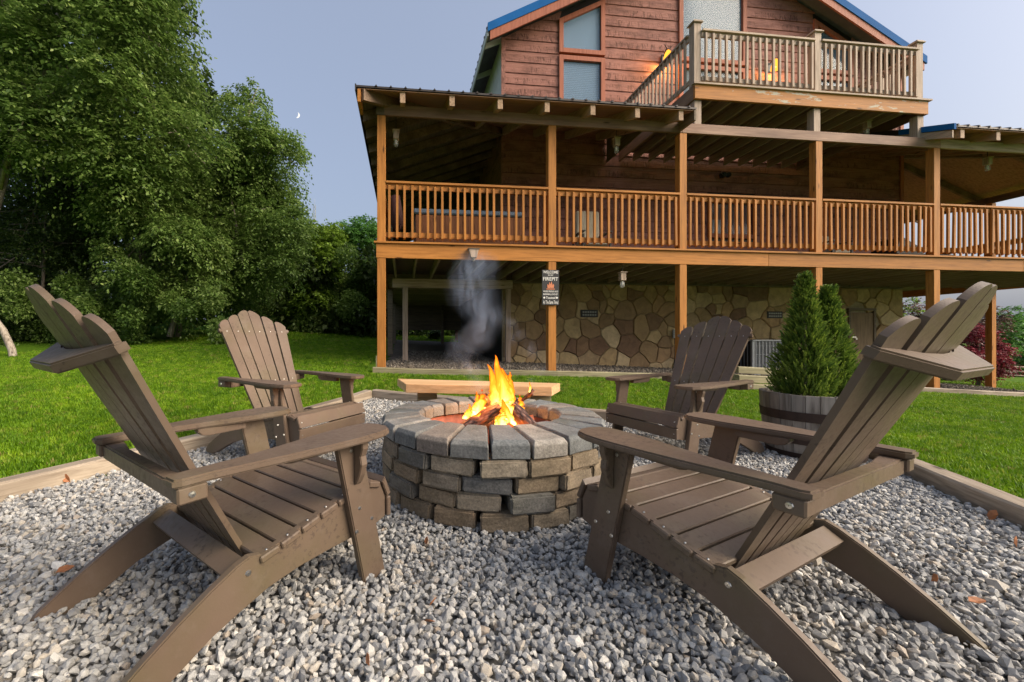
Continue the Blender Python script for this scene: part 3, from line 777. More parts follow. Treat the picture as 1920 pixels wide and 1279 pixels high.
# main gable roof
rf = part_empty('main_roof')
def roof_side(sgn):
    e = 2.30 if sgn < 0 else 13.98
    ze = ZP-SL*abs(TP-e)
    d0, d1 = 2.25, 12.6
    def sl(name, o0, o1, dd0, dd1, mat, tin=0):
        V = []
        for (t, zz_) in ((e+tin*-sgn, ze+SL*tin), (TP, ZP)):
            for o in (o0, o1): V.append((t, zz_+o))
        a, b, c, dd = V[0], V[1], V[3], V[2]
        prism(name, [a, b, c, dd], 'y', dd0, dd1, mat, rf)
    sl('roof_sheet', -.03, .0, d0+.02, d1, M['metal_dark']); sl('soffit_board', -.075, -.035, d0+.05, d1, M['soffit'], .03)
    sl('blue_rake_trim', -.155, .04, d0-.02, d0+.018, M['metal_blue'])
    sl('rake_fascia', -.36, -.157, d0, d0+.038, M['trim'], .06)
    box('eave_fascia', min(e, e+.03*-sgn), max(e, e+.03*-sgn), d0+.04, d1, ze-.22, ze-.04, M['white_trim'], rf)
    k = 0; d = d0+.5
    while d < d1:
        prism('soffit_bracket', [(e+.04*-sgn, ze-.20), (e+.04*-sgn, ze-.08), (e+.45*-sgn, ze+.12), (e+.45*-sgn, ze-.02)], 'y', d, d+.04, M['white_trim'], rf); d += 1.2
    rb = bmesh.new(); d = d0+.1
    while d < d1:
        add_box(rb, 0, .02, d, d+.05, 0, .03, Matrix.Translation((e-.01, 0, ze-.0))); d += .3
    tag(bm_obj('sheet_ribs', rb, M['metal_dark'], rf), kind='stuff')
roof_side(-1); roof_side(1)

# windows
def window(poly, name='window', blinds=True, bmat='blind', lab=None):
    """poly: outer frame outline (t, z) counter-clockwise"""
    wn = part_empty(name)
    c = Vector((sum(p[0] for p in poly)/len(poly), sum(p[1] for p in poly)/len(poly)))
    # frame ring by insetting edges
    n = len(poly); P2 = [Vector(p) for p in poly]; fw = .105; inn = []
    for i in range(n):
        a, b, c_ = P2[i-1], P2[i], P2[(i+1) % n]
        e1 = (b-a).normalized(); e2 = (c_-b).normalized()
        n1 = Vector((-e1.y, e1.x)); n2 = Vector((-e2.y, e2.x))
        den = 1+n1.dot(n2); inn.append(b+(n1+n2)*fw/den)
    V = [(p.x, WD-.05, p.y) for p in P2]+[(p.x, WD-.05, p.y) for p in inn]+[(p.x, WD+.05, p.y) for p in P2]+[(p.x, WD+.05, p.y) for p in inn]
    F = []
    for i in range(n):
        j = (i+1) % n
        F += [(i, j, n+j, n+i), (2*n+i, 3*n+i, 3*n+j, 2*n+j), (i, 2*n+i, 2*n+j, j), (n+i, n+j, 3*n+j, 3*n+i)]
    mesh_obj('frame', V, F, M['trim'], wn)
    mesh_obj('pane', [(p.x, WD+.012, p.y) for p in inn]+[(p.x, WD+.018, p.y) for p in inn], [tuple(range(n)), tuple(range(n, 2*n))[::-1]]+[(i, n+i, n+(i+1) % n, (i+1) % n) for i in range(n)], M['glass'], wn)
    x0, x1 = min(p.x for p in inn), max(p.x for p in inn); z0, z1 = min(p.y for p in inn), max(p.y for p in inn)
    if blinds:
        bb = bmesh.new(); z = z0+.01
        while z < z1-.02: add_box(bb, x0+.01, x1-.01, WD+.024, WD+.030, z, z+.038); z += .045
        o = bm_obj('blind_slats', bb, M[bmat], wn); tag(o, kind='stuff')
    else:
        mesh_obj('curtain', [(p.x, WD+.03, p.y) for p in inn], [tuple(range(n))], M['room_dark'] if bmat == 'blind' else M['blind'] if bmat == 'pale' else M[bmat], wn)  # one flat sheet for orange curtain, painted room shade and painted sky reflection
    return wn
window([(4.17, 7.95), (5.35, 7.95), (5.35, 9.36), (4.17, 8.76)], blinds=False, bmat='pale')
window([(4.17, 6.30), (5.35, 6.30), (5.35, 7.88), (4.17, 7.88)])
window([(7.33, 7.98), (9.2, 7.98), (9.2, 9.9), (7.33, 9.9)], bmat='blind_white')
window([(7.33, 6.20), (9.2, 6.20), (9.2, 7.90), (7.33, 7.90)], blinds=False)
window([(11.15, 7.95), (12.33, 7.95), (12.33, 8.76), (11.15, 9.36)], blinds=False)
window([(11.15, 6.30), (12.33, 6.30), (12.33, 7.88), (11.15, 7.88)])
wm = window([(8.12, 3.5), (9.48, 3.5), (9.48, 4.5), (8.12, 4.5)], blinds=False, bmat='curtain')
box('curtain_gap', 8.27, 8.62, WD+.021, WD+.026, 3.62, 3.98, M['paint_white'], wm)

# ------------------------------------------------------------------ stone basement wall
stw = part_empty('stone_wall')
box('mortar_backing', TL+.0, TR, WD+.0, WD+.2, -.9, 2.462, M['mortar'], stw)
def cells(x0, x1, z0, z1, n, seed):
    r_ = np.random.default_rng(seed)
    P = np.stack([r_.uniform(x0, x1, n), r_.uniform(z0, z1, n)], 1)
    def cell(i):
        poly = [(x0, z0), (x1, z0), (x1, z1), (x0, z1)]
        pi = P[i]; order = np.argsort(((P-pi)**2).sum(1))[1:22]
        for j in order:
            pj = P[j]; m_ = (pi+pj)/2; nn = pj-pi; out = []
            for a, b in zip(poly, poly[1:]+poly[:1]):
                da = (a[0]-m_[0])*nn[0]+(a[1]-m_[1])*nn[1]; db = (b[0]-m_[0])*nn[0]+(b[1]-m_[1])*nn[1]
                if da <= 0: out.append(a)
                if da*db < 0: f = da/(da-db); out.append((a[0]+(b[0]-a[0])*f, a[1]+(b[1]-a[1])*f))
            poly = out
            if len(poly) < 3: return []
        return poly
    for _ in range(2):
        C = [cell(i) for i in range(n)]
        P = np.array([np.mean(c, 0) if len(c) > 2 else P[i] for i, c in enumerate(C)])*.42+P*.58
    out = []
    def warp(p):
        if p[0] < x0+.01 or p[0] > x1-.01 or p[1] > z1-.01: return tuple(p)
        v = Vector((p[0]*2.6, 3.3, p[1]*2.6)); return (p[0]+.075*mnoise.noise(v)+.03*mnoise.noise(v*3.1), min(z1, p[1]+.075*mnoise.noise(v+Vector((9, 5, 1)))+.03*mnoise.noise(v*3.1+Vector((4, 4, 4)))))
    for i in range(n):
        c = cell(i); q = []
        for a, b in zip(c, c[1:]+c[:1]):
            q.append(warp(a))
            if math.hypot(b[0]-a[0], b[1]-a[1]) > .16: q.append(warp(((a[0]+b[0])/2, (a[1]+b[1])/2)))
        out.append(q)
    return out
def shrink(poly, m):
    n = len(poly); P2 = [Vector(p) for p in poly]
    # drop tiny edges
    Q2 = [p for i, p in enumerate(P2) if (p-P2[i-1]).length > .03]
    n = len(Q2)
    if n < 3: return None
    out = []
    for i in range(n):
        a, b, c_ = Q2[i-1], Q2[i], Q2[(i+1) % n]
        e1 = (b-a).normalized(); e2 = (c_-b).normalized()
        n1 = Vector((-e1.y, e1.x)); n2 = Vector((-e2.y, e2.x)); den = max(.35, 1+n1.dot(n2))
        out.append(b+(n1+n2)*m/den)
    return out
def flag(poly, rd):
    a = shrink(poly, .0065)
    if not a: return
    b = shrink([tuple(p) for p in a], .014)
    if not b or len(b) != len(a): b = [p+(sum(a, Vector((0, 0)))/len(a)-p)*.12 for p in a]
    n = len(a); th = rd.uniform(.02, .055)
    V = [(p.x, WD-.001, p.y) for p in a]+[(p.x, WD-th*.65, p.y) for p in a]+[(p.x+rd.uniform(-.004, .004), WD-th-rd.uniform(-.004, .006), p.y) for p in b]
    F = [tuple(range(2*n, 3*n))]
    for i in range(n):
        j = (i+1) % n; F += [(i, j, n+j, n+i), (n+i, n+j, 2*n+j, 2*n+i)]
    mesh_obj('stone', V, F, M['flag'], stw)
rd = random.Random(3)
for c in cells(TL+.02, TR-.01, -.45, 2.26, 235, 5):
    if len(c) < 3: continue
    cx = sum(p[0] for p in c)/len(c); cz = sum(p[1] for p in c)/len(c)
    if 12.12 < cx < 12.95 and cz < 1.75: continue
    if cz < hg(cx, 2.6)-.35: continue
    flag(c, rd)
for vt in (4.93, 9.98):
    v_ = part_empty('wall_vent'); box('vent_frame', vt-.22, vt+.22, WD-.07, WD-.03, 1.44, 1.62, M['black'], v_, .004)
    for k in range(2):
        for s in range(6): box('louvre', vt-.18+s*.062, vt-.18+s*.062+.045, WD-.078, WD-.071, 1.475+k*.07, 1.515+k*.07, M['meter'], v_)
dr = part_empty('basement_door')
box('door_leaf', 12.2, 12.9, WD-.06, WD-.02, -.2, 1.6, M['door_brown'], dr, .004)
box('door_frame', 12.14, 12.198, WD-.08, WD-.01, -.2, 1.66, M['dark_x'], dr); box('door_frame', 12.902, 12.96, WD-.08, WD-.01, -.2, 1.66, M['dark_x'], dr)
box('door_frame', 12.14, 12.96, WD-.085, WD-.01, 1.662, 1.72, M['dark_x'], dr)
box('hasp', 12.24, 12.36, WD-.075, WD-.062, .93, .97, M['steel'], dr); box('padlock', 12.33, 12.37, WD-.095, WD-.076, .88, .93, M['steel'], dr)

def hthing(name, t, d, z, label, cat, group=None, rz_=0):
    x, y, _ = W(t, d); o = empty(name, (x, y, z), HA+rz_); return tag(o, label, cat, group)
# meter box with conduit
mt_ = hthing('meter_box', 7.16, 2.62, .92, 'small grey electric box with black conduit on the stone wall', 'electric box')
box('box_body', -.06, .06, -.05, .0, 0, .22, M['meter'], mt_, .006)
bm = bmesh.new(); add_tube(bm, [(0, -.03, 0), (0, -.03, -.5), (-.03, -.035, -.7), (-.07, -.03, -.82)], [.016]*4, 8); bm_obj('conduit', bm, M['black'], mt_, smooth=True)
# AC
ac = hthing('ac_unit', 8.98, 1.75, hg(8.98, 2)-.01, 'grey air conditioner condenser with grille against the stone wall', 'air conditioner')
w2 = .42; h2 = .86
box('cabinet_core', -w2+.03, w2-.03, .03, .75, .03, h2-.03, M['black'], ac)
for sx in (-1, 1):
    for yy in (0, .74): box('corner_post', sx*w2-.03, sx*w2+.03, yy-.0, yy+.04, .02, h2-.02, M['ac_metal'], ac, .004)
box('base_pan', -w2-.03, w2+.03, -.01, .79, 0, .05, M['ac_metal'], ac, .005); box('top_cover', -w2-.035, w2+.035, -.015, .795, h2-.04, h2, M['ac_metal'], ac, .008)
for k in range(9): x = -w2+.06+k*.09; box('grille_bar', x-.008, x+.008, .0, .012, .051, h2-.041, M['ac_metal'], ac)
for z in (.25, .5, .7): box('grille_rail', -w2+.03, w2-.03, .013, .022, z, z+.014, M['ac_metal'], ac)
for k in range(7): y = .08+k*.1; box('grille_bar', -w2-.0, -w2+.012, y-.006, y+.006, .051, h2-.041, M['ac_metal'], ac)
lv = bmesh.new()
for k in range(34): z = .07+k*.0225; add_box(lv, -w2+.035, w2-.035, .024, .029, z, z+.010)
tag(bm_obj('coil_fins', lv, M['ac_metal'], ac), kind='stuff')

# jar lanterns
def lantern(t, d, z, label, hang=.12):
    o = hthing('jar_lantern', t, d, z, label, 'lantern', 'wooden block lanterns with glass jars')
    box('lamp_block', -.05, .05, -.05, .05, -.19, -.05, M['grey_z'], o, .004)
    box('block_roof', -.065, .065, -.065, .065, -.048, -.03, M['grey_x'], o, .003)
    bm = bmesh.new(); add_tube(bm, [(0, 0, -.03), (0, 0, hang)], [.006, .006], 6); bm_obj('hanger', bm, M['black'], o)
    bm = bmesh.new(); r = lathe(bm, [(.026, -.19), (.03, -.205), (.042, -.22), (.042, -.29), (.03, -.315), (.004, -.32)], 14); bm_obj('glass_jar', bm, M['jar'], o, smooth=True)
    bm = bmesh.new(); lathe(bm, [(.012, -.2), (.018, -.24), (.014, -.27), (.003, -.28)], 10); bm_obj('bulb', bm, M['paint_white'], o, smooth=True)
    return o
lantern(.24, .35, 4.68, 'wooden block lantern with jar beside the left corner post of the porch', .25)
lantern(4.41, .35, 4.77, 'wooden block lantern with jar in the porch bay left of the balcony', .2)
lantern(9.89, .4, 5.44, 'wooden block lantern with jar hung under the balcony', .1)
lantern(12.74, .35, 4.80, 'wooden block lantern with jar in the rightmost porch bay', .2)
lantern(4.39, .1, 2.17, 'wooden block lantern with jar hanging below the deck in front of the stone wall', .12)
o = hthing('wall_lantern', 1.57, -.077, 2.30, 'small wooden lamp block fixed on the orange deck beam', 'lantern')
prism('lamp_block', [(-.05, 0), (.05, 0), (.085, .14), (-.085, .14)], 'y', -.09, 0, M['grey_z'], o, .003)
box('block_roof', -.1, .1, -.1, 0, .142, .158, M['dark_x'], o); bm = bmesh.new(); lathe(bm, [(.03, 0), (.03, -.04), (.01, -.06)], 12, (0, -.045, -.001)); bm_obj('glass_jar', bm, M['jar'], o, smooth=True)
# antler sconces, lit
def m_emit(name, col, st):
    m, n, b, o = new_mat(name); n.nodes.remove(b); e = n.nodes.new('ShaderNodeEmission'); e.inputs[0].default_value = (*col, 1); e.inputs[1].default_value = st
    n.links.new(e.outputs[0], o.inputs[0]); return m
M['amber'] = m_emit('amber_glow', (1, .36, .035), 1.7)
M['amber_hot'] = m_emit('amber_hot', (1, .75, .25), 5)
for t, lab in ((6.90, 'lit amber wall lamp on the gable left of the balcony'), (9.85, 'lit amber wall lamp behind the balcony balusters')):
    o = hthing('wall_lamp', t, 2.62, 7.95, lab, 'wall lamp', 'amber lamps on the gable wall')
    box('back_plate', -.06, .06, .03, .06, -.1, .14, M['black'], o, .01)
    bm = bmesh.new(); add_tube(bm, [(0, .03, .1), (0, -.06, .2), (0, -.14, .16)], [.012]*3, 6); bm_obj('bracket', bm, M['black'], o)
    bm = bmesh.new(); r = lathe(bm, [(.03, .12), (.07, .06), (.1, -.04), (.115, -.13)], 12, (0, -.14, 0)); bm_obj('lamp_shade', bm, M['amber'], o, smooth=True)
    bm = bmesh.new(); lathe(bm, [(.02, .05), (.035, 0), (.03, -.06), (.005, -.08)], 10, (0, -.14, 0)); bm_obj('bulb', bm, M['amber_hot'], o)
    bm = bmesh.new()
    for s in (-1, 1): add_tube(bm, [(0, -.14, .12), (s*.07, -.15, .2), (s*.06, -.16, .32)], [.012, .009, .003], 5); add_tube(bm, [(s*.07, -.15, .2), (s*.13, -.16, .26)], [.008, .003], 5)
    bm_obj('antler', bm, M['rust_hoop'], o)
    L = bpy.data.lights.new('wall_lamp_light', 'POINT'); L.energy = 34; L.color = (1, .5, .12); L.shadow_soft_size = .06
    lo = bpy.data.objects.new('wall_lamp_light', L); lo.location = (0, -.22, -.16); link(lo, o)
# twin spotlight
o = hthing('floodlight', 8.5, 2.6, 5.08, 'black twin spotlight fixed high on the porch wall', 'floodlight')
box('mount', -.05, .05, .03, .08, -.04, .04, M['black'], o)
for s in (-1, 1):
    bm = bmesh.new(); lathe(bm, [(.0001, 0), (.05, 0), (.062, .05), (.062, .12), (.055, .12), (.03, .08), (.0001, .08)], 16)
    q_ = bm_obj('lamp_head', bm, M['black'], o, smooth=True); q_.location = (s*.1, -.0, 0); q_.rotation_euler = (R(100), 0, R(-25*s))
bm = bmesh.new(); lathe(bm, [(.03, -.002), (.045, -.002), (.045, .0), (.03, .0)], 16); q_ = bm_obj('lamp_ring', bm, M['steel'], o); q_.location = (-.125, -.11, .02); q_.rotation_euler = (R(90), 0, R(25))

# welcome sign
sg = hthing('welcome_sign', 2.945, -.095, 1.50, 'dark slate fire pit welcome sign with white lettering on a cedar post', 'sign')
box('board', -.155, .155, -.012, .0, 0, .62, M['slate'], sg, .004)
def text(s, x, z, h, wmax, mat='paint_white', nm='lettering'):
    cu = bpy.data.curves.new('t', 'FONT'); cu.body = s; cu.size = 1; cu.align_x = 'CENTER'; cu.extrude = .004; cu.offset = .012
    ob = bpy.data.objects.new('t', cu); me = bpy.data.meshes.new_from_object(ob); bpy.data.objects.remove(ob)
    co = np.empty(len(me.vertices)*3); me.vertices.foreach_get('co', co); co = co.reshape(-1, 3)
    wd = np.ptp(co[:, 0]); hh = np.ptp(co[:, 1]); co[:, 0] *= wmax/wd; co[:, 1] = (co[:, 1]-co[:, 1].min())*h/hh; co[:, 0] -= (co[:, 0].max()+co[:, 0].min())/2
    V = np.column_stack([co[:, 0]+x, -.0135-np.clip(co[:, 2], 0, .002), co[:, 1]+z]); me.vertices.foreach_set('co', V.ravel().astype(np.float32)); me.update()
    me.materials.append(M[mat]); q = bpy.data.objects.new(nm, me); link(q, sg)
text('WELCOME', 0, .555, .05, .275); text('to our', 0, .515, .026, .10); text('FIREPIT', 0, .430, .062, .275)
text('WHERE FRIENDS AND', 0, .225, .030, .27); text('MARSHMALLOWS GET', 0, .175, .030, .27); text('Toasted', 0, .108, .042, .17); text('At The Same Time!', 0, .020, .062, .275)
bm = bmesh.new()
for x in (-.115, .115): lathe(bm, [(.0001, 0), (.018, 0), (.018, .003), (.0001, .003)], 12, (x, 0, 0))
q_ = bm_obj('dot', bm, M['paint_white'], sg); q_.rotation_euler = (R(90), 0, 0); q_.location = (0, -.0122, .13)
for k, (x, h, s) in enumerate(((-.045, .07, -.2), (-.018, .105, -.05), (.012, .12, .05), (.043, .075, .2))):
    pts = [(x-.012, .30), (x+.012, .30), (x+.02, .32+h*.3), (x+s*.05, .30+h), (x-.016, .32+h*.25)]
    prism('painted_flame', pts, 'y', -.0165, -.0125, M['paint_fire'], sg)
box('painted_log', -.075, .075, -.0160, -.0125, .275, .29, M['paint_fire'], sg)

# porch furniture
tb = hthing('hot_tub', 1.66, 1.75, 2.552, 'square hot tub with brown wood panels and grey blue cover on the porch', 'hot tub')
box('cabinet', -1.06, 1.06, -.75, .95, 0, .80, M['tub_panel'], tb, .02)
for k in range(19): x = -1.04+k*.115; box('side_panel', x, x+.108, -.762, -.751, .02, .79, M['tub_panel'], tb)
box('cover', -1.10, 1.10, -.80, 1.0, .802, .905, M['tub_cover'], tb, .025)
um = hthing('closed_umbrella', .24, .55, 2.552, 'folded wine coloured umbrella leaning by the left corner post', 'umbrella')
bm = bmesh.new(); add_tube(bm, [(0, 0, 0), (.02, 0, .5), (-.02, 0, .98)], [.11, .13, .09], 10); bm_obj('folded_canopy', bm, M['wine'], um, smooth=True)
def seat_chair(t, d, lab, wd=.62, hb=.95):
    o = hthing('patio_chair', t, d, 2.552, lab, 'chair', 'cushioned chairs on the porch')
    for sx in (-1, 1):
        for sy in (-.25, .28): box('leg', sx*wd/2-.02, sx*wd/2+.02, sy-.02, sy+.02, 0, .58 if sy < 0 else .62, M['black'], o)
        box('arm', sx*wd/2-.03, sx*wd/2+.03, -.3, .32, .60 if 0 else .622, .65, M['black'], o)
    box('seat_cushion', -wd/2+.03, wd/2-.03, -.27, .25, .34, .48, M['cushion'], o, .03)
    box('back_cushion', -wd/2+.03, wd/2-.03, .17, .30, .485, hb, M['cushion'], o, .03)
    return o
seat_chair(4.45, 1.5, 'beige cushioned porch chair in the second railing bay', .6, 1.2)
seat_chair(10.55, 1.7, 'beige cushioned porch chair behind the fourth railing bay', .5, .86)
lg = hthing('patio_lounger', 12.6, 1.5, 2.552, 'dark slatted patio lounger standing behind the porch railing', 'lounger')
box('seat', -.9, .6, -.3, .3, .28, .33, M['black'], lg, .01)
prism('backrest', [(-.9, .33), (-.2, .33), (-.1, .40), (-.75, .72), (-.8, .70)], 'y', -.28, .28, M['black'], lg)
for x in (-.8, .5):
    for y in (-.27, .27): box('leg', x-.02, x+.02, y-.02, y+.02, 0, .28, M['black'], lg)

# ------------------------------------------------------------------ timbers
def timber(p0, p1, wd, h, sink, mat, label, group, dz=0, name='landscape_timber', inn=1):
    a = Vector((p0[0], p0[1])); b = Vector((p1[0], p1[1])); L = (b-a).length; n = max(2, int(L/.3)); dr_ = (b-a)/L; nr = Vector((-dr_.y, dr_.x))*inn
    bm = bmesh.new(); rings = []
    for i in range(n+1):
        p = a+dr_*L*i/n; z = g1(p.x, p.y)+dz; wob = random.gauss(0, .0022)
        c = .012; prof = [(0, -sink), (0, h-c), (c, h), (wd-c, h), (wd, h-c), (wd, -sink)]
        rings.append([bm.verts.new((p.x+nr.x*(u+wob), p.y+nr.y*(u+wob), z+v+random.gauss(0, .0012))) for u, v in prof])
    for r0, r1 in zip(rings, rings[1:]):
        for k in range(6): bm.faces.new((r0[k], r0[(k+1) % 6], r1[(k+1) % 6], r1[k]))
    bm.faces.new(rings[0][::-1]); bm.faces.new(rings[-1])
    # local frame so the grain runs with the timber
    mid = Vector(((a.x+b.x)/2, (a.y+b.y)/2, g1(*(a+b)/2))); ang = math.atan2(dr_.y, dr_.x)
    bm.transform(Matrix.Rotation(-ang, 4, 'Z') @ Matrix.Translation(-mid))
    o = bm_obj(name, bm, mat, None, mid); o.rotation_euler = (0, 0, ang); tag(o, label, 'timber', group); return o
def lerp(a, b, f): return (a[0]+(b[0]-a[0])*f, a[1]+(b[1]-a[1])*f)
TG = 'timbers edging the fire pit pad'
timber(PL0, lerp(PL0, PL1, .72), .12, .092, .05, M['timber_x'], 'weathered timber along the lawn behind the front left chair', TG)
timber(lerp(PL0, PL1, .7215), PL1, .12, .092, .05, M['timber_x'], 'weathered timber along the lawn ending beside the far left chair', TG)
timber(PL1+np.array((.0, .0)), lerp(PL1, PB1, .46), .12, .10, .05, M['timber_x'], 'weathered timber behind the plank bench', TG)
timber(lerp(PL1, PB1, .4615), PB1, .12, .092, .05, M['timber_x'], 'weathered timber behind the far right chair', TG)
timber(PB1, lerp(PB1, PR0, .62), .12, .092, .05, M['timber_x'], 'long weathered timber with knots along the right lawn', TG)
timber(lerp(PB1, PR0, .6215), PR0, .12, .092, .05, M['timber_x'], 'weathered timber at the near right corner of the pad', TG)
KG = 'timbers edging the porch ground'
ks = [(-.12, 'under the left corner post'), (2.95, 'under the sign post'), (5.9, 'left of the planter'), (9.2, 'behind the front right chair'), (13.2, 'at the right end of the porch'), (17.2, '')]
for (a, la), (b, _) in zip(ks, ks[1:]):
    timber(W(a+.002, -.42)[:2], W(b-.002, -.42)[:2], .13, .105, .1, M['timber_green'] if a < 6 else M['timber_x'], 'mossy landscape timber of the porch edge '+la if a < 6 else 'pale landscape timber of the porch edge '+la, KG, dz=.03, name='porch_timber')
# stacked timber step
for k, (a, b, dd, zz_) in enumerate(((5.6, 7.1, -1.25, .0), (5.75, 7.0, -1.05, .115), (5.95, 6.9, -.80, .23))):
    x0, y0, _ = W(a, dd); x1, y1, _ = W(b, dd)
    timber((x0, y0), (x1, y1), .2, .11, .06 if k == 0 else 0, M['timber_green'], ['lowest timber of the mossy step stack behind the far right chair', 'middle timber of the mossy step stack behind the far right chair', 'top timber of the mossy step stack behind the far right chair'][k], 'stacked step timbers', dz=zz_+.02, name='step_timber')

# ------------------------------------------------------------------ chairs
def chair(label):
    c = empty('adirondack_chair'); tag(c, label, 'chair', 'adirondack chairs around the fire pit')
    mc = M['chair']
    # back surface
    def yb(z, x): return -.420-(z-.224)*.528+.036*(x/.343)**2*min(1, max(0, (z-.22)/.7))
    # side rails running back into the rear legs
    prof = [(.088, .185), (.09, .27), (.062, .335), (.02, .352), (-.05, .345), (-.15, .325), (-.25, .298), (-.35, .27), (-.43, .252), (-.47, .262), (-.51, .248), (-.58, .212), (-.66, .165), (-.74, .112), (-.80, .068), (-.85, .030), (-.875, -.002), (-.870, -.028), (-.80, -.034), (-.745, -.016),
            (-.66, .034), (-.58, .078), (-.50, .108), (-.41, .138), (-.30, .155), (-.18, .162), (-.05, .165), (.03, .170)]
    for s in (-1, 1):
        a, b = sorted((s*.312, s*.342)); prism('side_rail', prof, 'x', a, b, mc, c, .004)
        # front leg: leaning plank
        lp = [(.050, -.03), (.050, .0), (-.058, .545), (-.166, .545), (-.057, 0), (-.055, -.03)]
        a, b = sorted((s*.3435, s*.3745)); prism('front_leg', lp, 'x', a, b, mc, c, .004)
        # corbel outside the leg
        cp = [(.376, .542), (.425, .542), (.425, .515), (.412, .485), (.418, .455), (.405, .415), (.388, .385), (.376, .375)]
        prism('arm_bracket', [(s*p[0], p[1]) for p in cp], 'y', -.095, -.065, mc, c, .003)
        # cleat under the arm
        kp = [(-.16, .510), (-.16, .542), (-.36, .542), (-.36, .530), (-.345, .514), (-.32, .508)]
        a, b = sorted((s*.300, s*.3435)); prism('arm_cleat', kp, 'x', a, b, mc, c, .003)
        # arm
        ap = [(.262, -.02), (.266, .025), (.288, .055), (.335, .068), (.392, .062), (.428, .035), (.446, -.02), (.452, -.10), (.446, -.22), (.432, -.36), (.412, -.50), (.398, -.60), (.398, -.665), (.388, -.685), (.335, -.688), (.322, -.67), (.322, -.58), (.318, -.46), (.300, -.34), (.278, -.22), (.264, -.12)]
        prism('arm', [(s*p[0], p[1]) for p in ap], 'z', .5435, .568, mc, c, .006)
        # block under the rear end of the arm
        a, b = sorted((s*.340, s*.392)); box('arm_block', a, b, -.675, -.60, .497, .5425, mc, c, .005)
    # seat slats
    top = [(.062, .335), (.0, .353), (-.075, .340), (-.150, .325), (-.225, .305), (-.300, .284), (-.375, .263), (-.445, .248)]
    for p, q_ in zip(top, top[1:]):
        dy, dz_ = q_[0]-p[0], q_[1]-p[1]; L = math.hypot(dy, dz_); ang = math.atan2(dz_, dy)
        mt2 = Matrix.Translation((0, p[0], p[1])) @ Matrix.Rotation(ang, 4, 'X')
        box('seat_slat', -.352, .352, .0035, L-.0035, -.022, .0, mc, c, .004, mt2 @ Matrix.Diagonal((1, 1, -1, 1)))
    # nose slat and apron
    prism('seat_nose', [(.066, .334), (.092, .268), (.112, .276), (.082, .352)], 'x', -.352, .352, mc, c, .003)
    box('apron', -.352, .352, .091, .112, .186, .264, mc, c, .004)
    # back slats
    bw, gap = .062, .0125; tw = .1025; tg = .0125
    for s in (-1, 1):
        for k in range(3):
            ib, ob = .003+k*(bw+gap), .003+k*(bw+gap)+bw
            it, ot = .003+k*(tw+tg), .003+k*(tw+tg)+tw
            zi = (1.083, 1.040, .997)[k]; zo = (1.046, 1.003, .957)[k]; zb = .196
            def X(f, z): u = (z-zb)/(1.083-zb); lo = ib+(it-ib)*u; hi = ob+(ot-ob)*u; return lo+(hi-lo)*f
            outl = []
            for z in (zb, .3, .45, .6, .75, .88): outl.append((0, z))
            arc = [(f, zi-.009*max(0, 1-f/.22)**2+.001-(zi-zo+.005)*f**2.6) for f in [j/15 for j in range(16)]]
            left = [(X(0, z), z) for _, z in outl]; right = [(X(1, z), z) for _, z in outl]
            arcp = [(X(f, min(z, 1.083)), z) for f, z in arc]
            loop = left+arcp+right[::-1]
            n = len(loop); V = []
            th = .017
            for off in (0, th):
                for x, z in loop: V.append((s*x, yb(z, .35*(.03, .17, .31)[k]+.65*abs(x))-off*.88, z-off*.47))
            # quads along the slat
            m_ = len(left); bm = bmesh.new(); vs = [bm.verts.new(v) for v in V]
            f1 = []
            for i in range(m_-1):
                f1.append((i, i+1, n-2-i, n-1-i))
            f1.append(tuple(range(m_-1, n-m_+1)))
            for f in f1: bm.faces.new([vs[i] for i in f]); bm.faces.new([vs[i+n] for i in f][::-1])
            for i in range(n): j = (i+1) % n; bm.faces.new((vs[i], vs[j], vs[n+j], vs[n+i]))
            bmesh.ops.recalc_face_normals(bm, faces=bm.faces)
            bm_obj('back_slat', bm, mc, c)
    # braces behind the back
    def brace(name, z, pts, th):
        ang = math.atan(.5413)
        mt2 = Matrix.Translation((0, yb(z, 0)-.019, z)) @ Matrix.Rotation(ang, 4, 'X')
        prism(name, pts, 'z', -th/2, th/2, mc, c, .005, mt2)
    brace('upper_brace', .895, [(-.335, .046), (-.24, .026), (-.12, .000), (0, -.008), (.12, .000), (.24, .026), (.335, .046), (.330, .020), (.15, -.082), (-.15, -.082), (-.330, .020)], .032)
    prism('lower_brace', [(-.392, -.606), (.392, -.606), (.392, -.690), (-.392, -.690)], 'z', .482, .496+.046, mc, c, .005) if 0 else None
    prism('lower_brace', [(-.3385, -.600), (-.20, -.620), (.20, -.620), (.3385, -.600), (.3385, -.664), (-.3385, -.664)], 'z', .488, .541, mc, c, .005)
    prism('bottom_brace', [(-.456, .222), (-.470, .246), (-.528, .214), (-.515, .190)], 'x', -.3105, .3105, mc, c, .004)
    # bolts
    bm = bmesh.new()
    def bolt(x, y, z, nx, ny, nz, r=.0075):
        q2 = Vector((nx, ny, nz)).to_track_quat('Z', 'Y').to_matrix().to_4x4(); q2.translation = Vector((x, y, z))
        b2 = bmesh.new(); lathe(b2, [(r, 0), (r*.8, .003), (.0015, .0038)], 8); b2.transform(q2)
        tmp = bpy.data.meshes.new('x'); b2.to_mesh(tmp); b2.free(); bm.from_mesh(tmp); bpy.data.meshes.remove(tmp)
